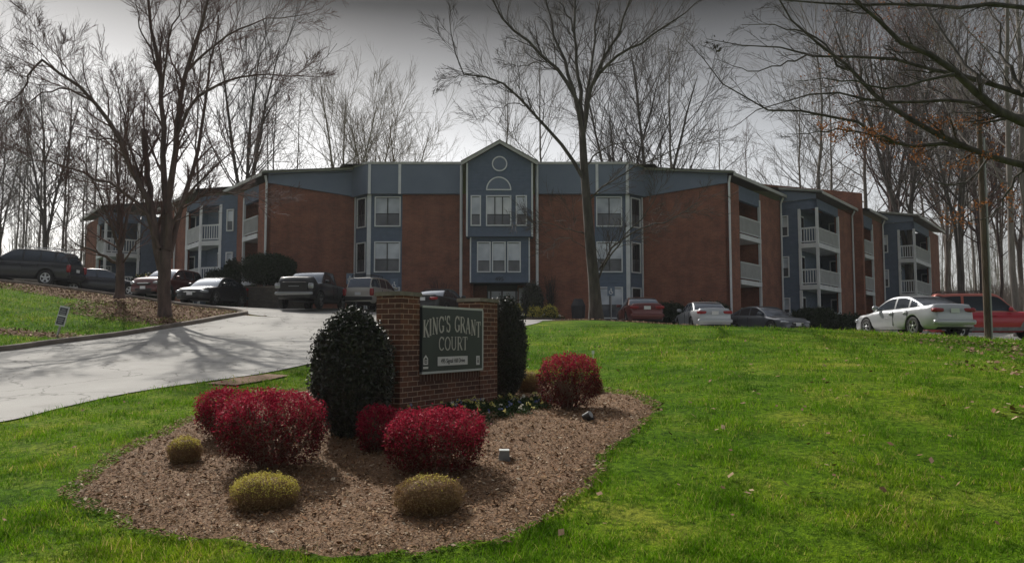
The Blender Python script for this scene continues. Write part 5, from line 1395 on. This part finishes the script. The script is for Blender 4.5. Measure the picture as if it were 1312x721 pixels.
# ============================================================= TREES
def poly3(pts, Y, dY, K=12):
    """guided limb: picture points at depth Y drifting by dY along its length"""
    a = np.array(pts, float); d = np.r_[0, np.cumsum(np.hypot(*np.diff(a, axis=0).T))]; d /= d[-1]
    t = np.linspace(0,1,K); px = np.interp(t, d, a[:,0]); py = np.interp(t, d, a[:,1])
    return np.array([tuple(W(x, y, Y+dY*q)) for x, y, q in zip(px, py, t)])
def guided_tree(name, base, trunk, limbs, Y, label, group, levels, seed, bark, twigm, extra=None, K=12):
    rs_ = np.random.RandomState(seed); root = empty(name, base, label, 'tree', group); o = np.array(base)
    T = np.array([t for t, _, _ in trunk]); 
    P = [np.array(poly3(t, Y, dy, K)) for t, r, dy in trunk]; R = [np.linspace(r[0], r[1], K)*(1+.0*K) for t, r, dy in trunk]
    for Rk in R[:1]: Rk[0] *= 1.35; Rk[1] *= 1.08
    P = np.array(P); R = np.array(R); V, F = tubes(P, R, 12); V = V + rs_.normal(0,.004,V.shape); np_mesh('trunk', V-o, F, M[bark], root, True)
    Pl = np.array([poly3(t, Y+y0, dy, K) for t, r, y0, dy in limbs]); Rl = np.array([np.linspace(r[0], r[1], K) for t, r, y0, dy in limbs])*.86
    Pl[:,1:-1] += rs_.normal(0,.035,Pl[:,1:-1].shape)
    V, F = tubes(Pl, Rl, 8); np_mesh('limbs', V-o, F, M[bark], root, True)
    Vs, Fs, n0 = [], [], 0
    # more shoots on long limbs than on short ones: cut limbs into pieces of similar length
    Ln_ = np.linalg.norm(np.diff(Pl, axis=1), axis=2).sum(1); ref = np.median(Ln_); PPs, RRs = [], []
    for i in range(len(Pl)):
        k = int(max(1, round(Ln_[i]/ref*2)))
        tt = np.linspace(0, K-1, K)
        for j in range(k):
            if j == 0 and k >= 3 and Rl[i][0] > .08: continue
            u = np.linspace(j/k, (j+1)/k, K)*(K-1)
            PPs.append(np.stack([np.interp(u, tt, Pl[i][:,c]) for c in range(3)], 1)); RRs.append(np.interp(u, tt, Rl[i]))
    cur = (np.array(PPs), np.array(RRs)); levels = [dict(q) for q in levels]; levels[0]['m'] = max(3, int(levels[0]['m']*.5)); levels[0]['lf'] *= 2.0; levels[0]['t0'] = .12
    for lv in levels:
        cur = grow(cur[0], cur[1], lv['m'], rs_, lv.get('t0',.2), lv['ang'], lv['lf'], lv.get('K',6), lv.get('g',.03), lv.get('w',.03), lv.get('rf',.6), taper=lv.get('tp',.35), lpow=.25)
        cur = (cur[0], np.maximum(cur[1], lv.get('rmin',.004)))
        v, f = tubes(cur[0], cur[1], lv.get('s',4)); Vs.append(v-o); Fs.append(f+n0); n0 += len(v)
    np_mesh('crown', np.concatenate(Vs), np.concatenate(Fs), M[twigm], root)
    return root, cur, rs_

# A: multi-stemmed reddish tree on the island
base = ground(211, 405)
LA = [([(206,345),(199,300),(190,262),(182,240),(169,216),(155,184),(139,151),(119,130),(87,101),(54,77)],(.17,.05),0,-1.5),
 ([(54,77),(42,90),(35,104),(24,120),(8,136),(-6,148)],(.05,.012),-1.5,-.5),
 ([(119,130),(96,116),(70,114),(50,120),(30,140),(15,160)],(.05,.012),-1,-1),
 ([(208,330),(198,290),(191,240),(187,200),(184,166)],(.17,.12),.1,1.0),
 ([(211,330),(213,270),(212,230),(209,190),(208,140),(203,90),(196,45),(190,0),(187,-30)],(.18,.05),0,.8),
 ([(214,320),(218,250),(224,180),(229,130),(240,90),(251,50),(262,15),(272,-25)],(.18,.05),0,-.6),
 ([(224,180),(236,150),(252,128),(285,105),(318,95),(365,97),(408,99)],(.085,.012),-.2,-1.4),
 ([(240,92),(256,72),(275,58),(300,40),(340,26),(385,20),(410,12)],(.06,.01),-.4,1.2),
 ([(217,330),(228,285),(240,240),(251,200),(261,150),(268,90),(274,50),(280,20)],(.13,.03),.2,1.8),
 ([(208,140),(210,100),(212,70),(220,40),(232,5),(238,-25)],(.07,.02),.5,-1.2),
 ([(205,318),(190,280),(168,250),(145,237),(110,222),(78,210),(45,206),(20,210)],(.10,.012),-.2,-2.0),
 ([(155,184),(135,176),(118,176),(100,190),(88,200)],(.045,.01),-.6,-1.),
 ([(216,300),(232,262),(252,236),(275,214),(300,192),(318,180)],(.08,.012),.1,-1.8),
 ([(190,262),(176,225),(165,180),(158,140),(150,110),(140,85)],(.08,.015),0,1.8),
 ([(232,268),(262,250),(290,245),(318,250),(345,262)],(.05,.01),0,-1.5),
 ([(203,90),(190,55),(178,30),(170,-10)],(.05,.015),.6,.8),
 ([(54,77),(50,60),(46,42),(44,25)],(.015,.006),-1.5,0), ([(72,90),(78,70),(80,50)],(.012,.005),-1.3,.3)]
_, cA, rsA = guided_tree('bare_tree', base, [([(211,409),(211,390),(210,370),(211,345),(211,322)],(.245,.225),0)], LA, base.y,
  'large bare multi-stemmed tree with reddish twigs on the kerbed island', None,
  [dict(m=13, ang=36, lf=.36, K=8, g=.06, w=.04, rf=.45, s=5, t0=.25), dict(m=9, ang=38, lf=.5, K=6, g=.05, w=.05, rf=.55, s=4, rmin=.007), dict(m=7, ang=34, lf=.55, K=4, g=.03, w=.04, rf=.6, s=3, rmin=.0045)], 101, 'bark_red', 'twig_red')
# B: small reddish tree further left
base = on(152, 33.0, 378)
LB = [([(154,330),(153,290),(150,240),(148,200),(146,170)],(.12,.03),0,.5),([(153,345),(145,335),(128,325),(112,318),(95,312),(84,300)],(.09,.015),0,-1),
 ([(154,325),(140,280),(125,245),(110,215),(100,200)],(.09,.02),0,-1),([(155,320),(165,275),(175,240),(185,210),(190,190)],(.09,.02),0,.8),
 ([(153,300),(160,250),(162,210),(165,180)],(.06,.015),0,1.5),([(152,300),(138,255),(133,210),(130,180)],(.06,.015),0,1.2),([(155,340),(172,318),(188,290),(200,270)],(.05,.012),0,-.8),([(152,290),(120,262),(100,255),(85,250)],(.05,.012),0,.5)]
_, cB, rsB = guided_tree('bare_tree', base, [([(153,382),(154,365),(154,345),(154,325)],(.19,.15),0)], LB, base.y, 'smaller bare tree with dense reddish twigs between the black SUV and the big left tree', None,
  [dict(m=8, ang=40, lf=.30, K=7, g=.06, w=.04, rf=.5, s=4), dict(m=7, ang=38, lf=.48, K=5, g=.05, w=.05, rf=.55, s=3, rmin=.007), dict(m=6, ang=34, lf=.55, K=4, g=.03, w=.04, rf=.6, s=3, rmin=.0045)], 102, 'bark_red', 'twig_red')
# C: central tree
base = on(763, 33.0, 411)
LC = [([(747,200),(745,165),(736,118),(713,90),(683,57),(653,37),(633,7),(622,-20)],(.13,.03),0,-1.5),
 ([(745,170),(740,140),(733,110),(719,67),(708,35),(700,7),(694,-30)],(.12,.03),0,1.0),
 ([(747,175),(745,140),(741,90),(736,43),(738,0),(738,-35)],(.12,.04),.1,.6),
 ([(748,170),(751,140),(758,110),(769,83),(782,60),(793,40),(806,5),(815,-30)],(.11,.035),-.1,-.6),
 ([(750,150),(754,110),(760,70),(762,40),(768,0),(772,-30)],(.09,.03),.2,1.6),
 ([(758,110),(766,97),(780,82),(793,70),(820,55),(850,36),(880,15),(905,-5)],(.09,.015),-.1,-1.6),
 ([(749,232),(743,222),(726,193),(700,163),(676,136),(653,113),(630,100),(606,94),(593,93),(586,67),(577,43),(575,15)],(.10,.012),0,-2.2),
 ([(606,94),(590,97),(575,100),(560,105)],(.02,.008),-1.7,-.3),
 ([(768,345),(775,328),(782,319),(803,302),(823,291),(855,284),(882,268),(905,255)],(.055,.01),-.1,-1.6),
 ([(766,360),(772,338),(790,318),(806,296),(830,270),(850,235)],(.05,.01),0,-2.4),
 ([(752,300),(735,296),(715,290),(692,285),(672,280)],(.03,.008),0,-1.5),
 ([(751,318),(728,305),(710,306),(690,300)],(.02,.006),0,-1.8),
 ([(750,262),(770,240),(800,222),(835,205),(870,190),(900,178)],(.05,.01),0,-2.0),
 ([(748,215),(765,195),(785,185),(812,182),(835,170)],(.05,.01),.1,1.6),
 ([(676,136),(655,132),(635,140),(615,150)],(.03,.008),-1,-.6),([(713,90),(690,82),(668,85),(645,82)],(.03,.008),-.6,.5),([(736,43),(728,20),(715,-5)],(.05,.02),.4,.3)]
_, cC, rsC = guided_tree('bare_tree', base, [([(764,414),(763,392),(760,350),(756,310),(752,260),(749,225),(747,190),(746,170)],(.27,.15),0)], LC, base.y,
  'tall bare grey tree rising in front of the building right of the entrance', None,
  [dict(m=17, ang=40, lf=.30, K=8, g=.04, w=.04, rf=.42, s=5, t0=.3), dict(m=6, ang=40, lf=.5, K=6, g=.03, w=.03, rf=.55, s=4, rmin=.006), dict(m=5, ang=34, lf=.55, K=4, g=.02, w=.04, rf=.6, s=3, rmin=.004)], 103, 'bark', 'twig')
# D: oak outside the right edge whose limbs reach over the lawn
YD_ = 14.5; base = on(1430, YD_, 520)
LD = [([(1425,190),(1370,172),(1312,156),(1258,128),(1222,95),(1169,62),(1137,40),(1096,8),(1070,-25)],(.125,.022),0,-1.0),
 ([(1425,235),(1370,222),(1312,209),(1267,201),(1226,184),(1185,166),(1137,134),(1088,90),(1044,53),(1007,16),(990,-15)],(.10,.016),0,.5),
 ([(1425,160),(1370,140),(1312,120),(1267,105),(1210,93),(1157,77),(1112,70),(1044,73),(983,61),(926,59),(905,50)],(.08,.007),.3,1.8),
 ([(1312,150),(1258,134),(1202,130),(1160,129),(1125,127),(1080,121),(1039,122),(999,134),(965,145),(945,160)],(.055,.007),0,1.4),
 ([(1240,190),(1190,190),(1145,182),(1120,170),(1100,160),(1070,150),(1039,144),(983,140),(950,125),(920,100),(877,49)],(.05,.006),.2,1.0),
 ([(1425,60),(1360,30),(1312,5),(1226,8),(1125,6),(1040,6),(975,-2)],(.07,.01),0,-.8),
 ([(1145,182),(1110,168),(1070,165),(1040,170),(1010,172)],(.03,.006),.3,-1.2),
 ([(1044,73),(1010,78),(970,92),(940,86),(915,75)],(.025,.005),1.5,.8),
 ([(1222,95),(1180,110),(1140,112),(1100,104),(1060,98),(1020,104)],(.035,.006),-.6,-1.2),
 ([(1258,128),(1240,90),(1215,50),(1190,20),(1170,-20)],(.05,.01),-.4,1.5),
 ([(1312,209),(1290,250),(1270,282),(1240,284)],(.03,.008),0,.8),([(1267,201),(1250,225),(1220,236),(1180,238),(1150,240)],(.025,.006),.2,-1.0),
 ([(1312,120),(1290,80),(1280,40),(1262,0)],(.05,.012),.3,1.0),([(1088,90),(1060,60),(1020,40),(985,30),(950,32)],(.03,.006),.4,.9)]
troot, cD, rsD = guided_tree('oak_tree', base, [([(1432,560),(1430,430),(1428,300),(1426,180),(1424,60),(1420,-80)],(.40,.24),0)], LD, base.y,
  'oak outside the right edge whose long bare limbs with brown leaves hang over the lawn', None,
  [dict(m=11, ang=38, lf=.20, K=8, g=.02, w=.05, rf=.42, s=5, t0=.15, rmin=.003), dict(m=6, ang=40, lf=.45, K=6, g=.02, w=.06, rf=.55, s=4, rmin=.0026), dict(m=4, ang=40, lf=.5, K=4, g=.01, w=.06, rf=.6, s=3, rmin=.002)], 104, 'bark', 'twig')
tip = cD[0][:,-1]; tp = tip[(tip[:,0]/tip[:,1] > .40)]
a_, b_ = slopes(1312, 200)
zz = CAMZ+slopes(656,150)[1]*tp[:,1]; zz2 = CAMZ+slopes(656,290)[1]*tp[:,1]
tp = tp[(tp[:,2] < zz) & (tp[:,2] > zz2)]
if len(tp):
    tp = np.repeat(tp, 3, 0)[:1500]+rsD.normal(0,.05,(len(np.repeat(tp,3,0)[:1500]),3))
    V, F = leaf_cloud(tp-np.array(base), .028, rsD, .6); np_mesh('brown_leaves', V, F, M['brown_leaf'], troot)
q = np.array(W(918,60,YD_+2)); c_ = q+rsD.normal(0,.07,(22,3)); V, F = leaf_cloud(c_-np.array(base), .045, rsD, .5); np_mesh('brown_leaves', V, F, M['twig'], troot)

# background trees: six prototypes, then copies
def proto(kind, seed, H=15.0, leaves=False):
    rs_ = np.random.RandomState(seed); K = 14; t = np.linspace(0,1,K)
    P = []; R = []
    if kind == 'straight':
        P.append(np.c_[np.cumsum(rs_.normal(0,.05,K)), np.cumsum(rs_.normal(0,.05,K)), t*H-.4]); R.append(.10*(1-t)**.8+.012)
        lv = [dict(m=24, ang=52, lf=.32, K=7, g=.09, w=.04, rf=.42, t0=.28, tp=.3), dict(m=8, ang=40, lf=.42, K=5, g=.06, w=.05, rf=.5), dict(m=8, ang=36, lf=.55, K=4, g=.03, w=.04, rf=.6)]
    elif kind == 'fork':
        for k in range(3):
            a = k*2.1+rs_.rand(); s_ = rs_.uniform(.10,.2)*H
            u = np.clip((t-.28)/.72,0,1)**1.2
            P.append(np.c_[np.cos(a)*s_*u+np.cumsum(rs_.normal(0,.03,K)), np.sin(a)*s_*u+np.cumsum(rs_.normal(0,.03,K)), t*H*rs_.uniform(.85,1)-.4]); R.append(.105*(1-t)**.7+.014)
        lv = [dict(m=18, ang=45, lf=.33, K=7, g=.08, w=.05, rf=.45, t0=.35, tp=.3), dict(m=7, ang=40, lf=.45, K=5, g=.05, w=.05, rf=.5), dict(m=8, ang=36, lf=.55, K=4, g=.03, w=.04, rf=.6)]
    else:   # thin
        P.append(np.c_[np.cumsum(rs_.normal(0,.06,K)), np.cumsum(rs_.normal(0,.06,K)), t*H-.4]); R.append(.068*(1-t)**.8+.010)
        lv = [dict(m=16, ang=48, lf=.20, K=6, g=.12, w=.05, rf=.45, t0=.3, tp=.3), dict(m=6, ang=40, lf=.45, K=4, g=.06, w=.05, rf=.5), dict(m=7, ang=36, lf=.55, K=3, g=.03, w=.04, rf=.6)]
    P, R = np.array(P), np.array(R); V, F = tubes(P, R, 8)
    Vs, Fs, n0 = [], [], 0; cur = (P, R); first = None
    for i, l_ in enumerate(lv):
        cur = grow(cur[0], cur[1], l_['m'], rs_, l_.get('t0',.2), l_['ang'], l_['lf'], l_['K'], l_['g'], l_['w'], l_['rf'], taper=l_.get('tp',.35))
        cur = (cur[0], np.maximum(cur[1], (.012,.0065,.004)[i])); v, f = tubes(cur[0], cur[1], (5,4,3)[i]); Vs.append(v); Fs.append(f+n0); n0 += len(v)
    return (V, F), (np.concatenate(Vs), np.concatenate(Fs)), cur
def mesh_only(name, V, F, m, smooth=False):
    o = np_mesh(name, V, F, m, None, smooth); me = o.data; bpy.data.objects.remove(o); return me
PR = {}
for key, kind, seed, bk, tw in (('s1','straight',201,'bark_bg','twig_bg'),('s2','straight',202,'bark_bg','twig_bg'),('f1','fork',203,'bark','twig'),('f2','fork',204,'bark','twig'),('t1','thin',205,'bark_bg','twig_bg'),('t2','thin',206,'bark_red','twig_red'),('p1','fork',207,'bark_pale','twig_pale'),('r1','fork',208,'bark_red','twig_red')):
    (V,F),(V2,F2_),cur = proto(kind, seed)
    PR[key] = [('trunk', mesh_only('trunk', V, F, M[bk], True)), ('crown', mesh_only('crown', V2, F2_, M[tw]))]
    if key == 'r1':
        tips = cur[0][:,-1]; rr_ = np.random.RandomState(3); sel = tips[rr_.rand(len(tips)) < .35]; V3, F3_ = leaf_cloud(sel, .07, rr_, .6)
        PR[key].append(('leaves', mesh_only('leaves', V3, F3_, M['brown_leaf'])))
def place_tree(key, px, Y, ytop, label, group, fat=1.0, rz=None):
    p = on(px, Y, 400); top = CAMZ+slopes(px, ytop)[1]*Y; s_ = (top-p.z)/14.4
    root = empty('bare_tree', p, label, 'tree', group, rz=rnd.uniform(0,6.28) if rz is None else rz); root.scale = (s_*fat, s_*fat, s_)
    for nm, me in PR[key]:
        c_ = bpy.data.objects.new(nm, me); C.objects.link(c_); c_.parent = root
    return root
BT = [ # key, px, Y, ytop, fat, label
 ('p1',437,72,97,1.0,'pale bare tree above the left roof, tallest of the pale ones'),('p1',478,78,130,1.0,'pale bare tree above the left roof between two pale neighbours'),('p1',512,80,150,1.1,'pale low spreading bare tree above the left roof nearest the gable'),
 ('f1',308,58,40,1.1,'dark bare tree rising behind the left downspout'),('t1',335,70,110,1.0,'thin bare tree just right of the one behind the left downspout'),
 ('t1',380,75,120,1.0,'thin bare tree over the left roof slope'),('t2',352,66,90,1.0,'thin reddish bare tree over the left roof slope'),
 ('s2',650,66,92,.8,'short bare tree directly behind the entrance gable'),('s1',697,70,68,.9,'straight bare tree right of the entrance gable'),
 ('f2',795,62,95,1.15,'forked dark bare tree behind the right window bay'),('f1',838,60,60,1.1,'dark bare tree above the roof right of the window bay'),('t1',862,66,55,1.3,'slim dark bare tree over the right end wall'),
 ('t1',925,80,150,1.0,'small thin bare tree over the right roof corner'),('t2',955,84,165,1.0,'tiny thin bare tree above the right gutter'),
 ('s1',1052,68,55,1.2,'tall straight bare tree behind the right wing'),('t1',1071,70,90,1.3,'slim bare tree next to the tall straight one'),('s2',1030,80,120,1.,'faint bare tree left of the tall straight one behind the right wing'),
 ('r1',1148,68,10,.9,'bare tree with brown leaves behind the far right balconies'),('f2',1166,62,10,1.0,'thick forked bare tree above the far right roof'),('s2',1110,75,60,1.2,'bare tree behind the fire wall'),
 ('f1',1233,52,40,1.0,'dark forked bare tree right of the building'),('s1',1215,75,70,1.2,'distant straight bare tree at the right end of the building'),
 ('s1',1302,40,-170,.95,'thick trunked bare tree at the right edge'),('s2',1314,47,-150,.95,'second thick trunked bare tree at the right edge, half cut by the frame'),
 ('r1',1262,62,60,1.1,'bare tree with rusty leaves behind the utility pole'),('t2',1283,60,120,1.2,'thin bare tree behind the red SUV'),('t1',1190,80,120,1.3,'slim bare tree behind the last balconies'),
 ('s1',-20,45,40,1.0,'bare tree cut by the left edge of the view'),('t1',250,64,60,1.2,'slim bare tree right behind the big left tree')]
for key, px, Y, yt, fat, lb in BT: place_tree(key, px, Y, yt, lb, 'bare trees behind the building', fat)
rt = random.Random(12)
for k in range(21):       # woods on the left rise
    px = -60+k*12+rt.uniform(-5,5); Y = rt.uniform(58,95)
    place_tree(rt.choice(['t1','t2','s1','s2','t1','f1']), px, Y, rt.uniform(90,200), 'slim bare tree in the woods left of the building', 'slim bare trees of the left woods', rt.uniform(.8,1.2))
for k in range(6):       # woods on the right
    px = 1212+k*19+rt.uniform(-5,5); Y = rt.uniform(72,105)
    place_tree(rt.choice(['t1','t2','s1','s2','r1','t1']), px, Y, rt.uniform(100,220), 'slim bare tree in the woods right of the building', 'slim bare trees of the right woods', rt.uniform(.8,1.2))
# far woods: one mass of thin stems and brush
rs_ = np.random.RandomState(55); PP = []; RR = []
n = 620; K = 6
ang = np.concatenate([rs_.uniform(-.95,-.30,340), rs_.uniform(-.3,.35,60), rs_.uniform(.35,.95,220)]); Yw = rs_.uniform(95,150,n)
X = ang*Yw; Z = tz(X, Yw); H = rs_.uniform(9,17,n); t = np.linspace(0,1,K)
P = np.stack([X[:,None]+np.cumsum(rs_.normal(0,.18,(n,K)),1), Yw[:,None]+np.zeros((n,K)), Z[:,None]-.5+H[:,None]*t[None,:]], -1); R = rs_.uniform(.04,.09,n)[:,None]*(1-.85*t)[None,:]
P1, R1_ = grow(P, R, 12, rs_, .2, 45, .25, 5, .12, .05, .5); P2_, R2_ = grow(P1, np.maximum(R1_,.014), 5, rs_, .2, 40, .5, 4, .06, .05, .6)
a1 = tubes(P, R, 5); a2 = tubes(P1, np.maximum(R1_,.014), 3); a3 = tubes(P2_, np.maximum(R2_,.008), 3)
V = np.concatenate([a1[0],a2[0],a3[0]]); F = np.concatenate([a1[1], a2[1]+len(a1[0]), a3[1]+len(a1[0])+len(a2[0])])
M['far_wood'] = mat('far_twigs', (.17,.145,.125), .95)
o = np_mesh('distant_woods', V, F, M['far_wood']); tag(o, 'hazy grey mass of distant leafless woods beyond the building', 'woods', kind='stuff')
# undergrowth at the wood edges
n = 9000; side = rs_.rand(n) < .5; Yw = rs_.uniform(62,100,n); X = np.where(side, rs_.uniform(-.85,-.42,n), rs_.uniform(.545,.95,n))*Yw
Pb = np.c_[X, Yw, tz(X,Yw)]; K = 4; t = np.linspace(0,1,K)
d = np.c_[rs_.normal(0,.5,n), rs_.normal(0,.3,n), rs_.uniform(.8,2.6,n)]
P = Pb[:,None,:]+d[:,None,:]*t[None,:,None]+rs_.normal(0,.08,(n,K,3)); R = np.tile(np.linspace(.025,.01,K),(n,1)); V, F = tubes(P, R, 3)
P1, R1_ = grow(P, R, 3, rs_, .2, 45, .5, 3, .05, .05, .7); V1, F1 = tubes(P1, np.maximum(R1_,.01), 3)
o = np_mesh('undergrowth', np.r_[V,V1], np.r_[F,F1+len(V)], M['far_wood']); tag(o, 'tangled bare brush along the foot of the woods', 'brush', kind='stuff')

# haze in the air
hz = bpy.data.materials.new('haze_air'); hz.use_nodes = True; hz.node_tree.nodes.clear()
ho = hz.node_tree.nodes.new('ShaderNodeOutputMaterial'); hv = hz.node_tree.nodes.new('ShaderNodeVolumePrincipled')
hv.inputs['Density'].default_value = 0.0003; hv.inputs['Color'].default_value = (.86,.88,.92,1); hv.inputs['Anisotropy'].default_value = 0.3
hz.node_tree.links.new(hv.outputs[0], ho.inputs['Volume'])
m_ = MB(); m_.box((-420,-210,-6),(840,0,0),(0,720,0),(0,0,56)); o = m_.build('haze', hz); tag(o, 'faint pale haze in the air over the whole place', 'haze', kind='stuff')
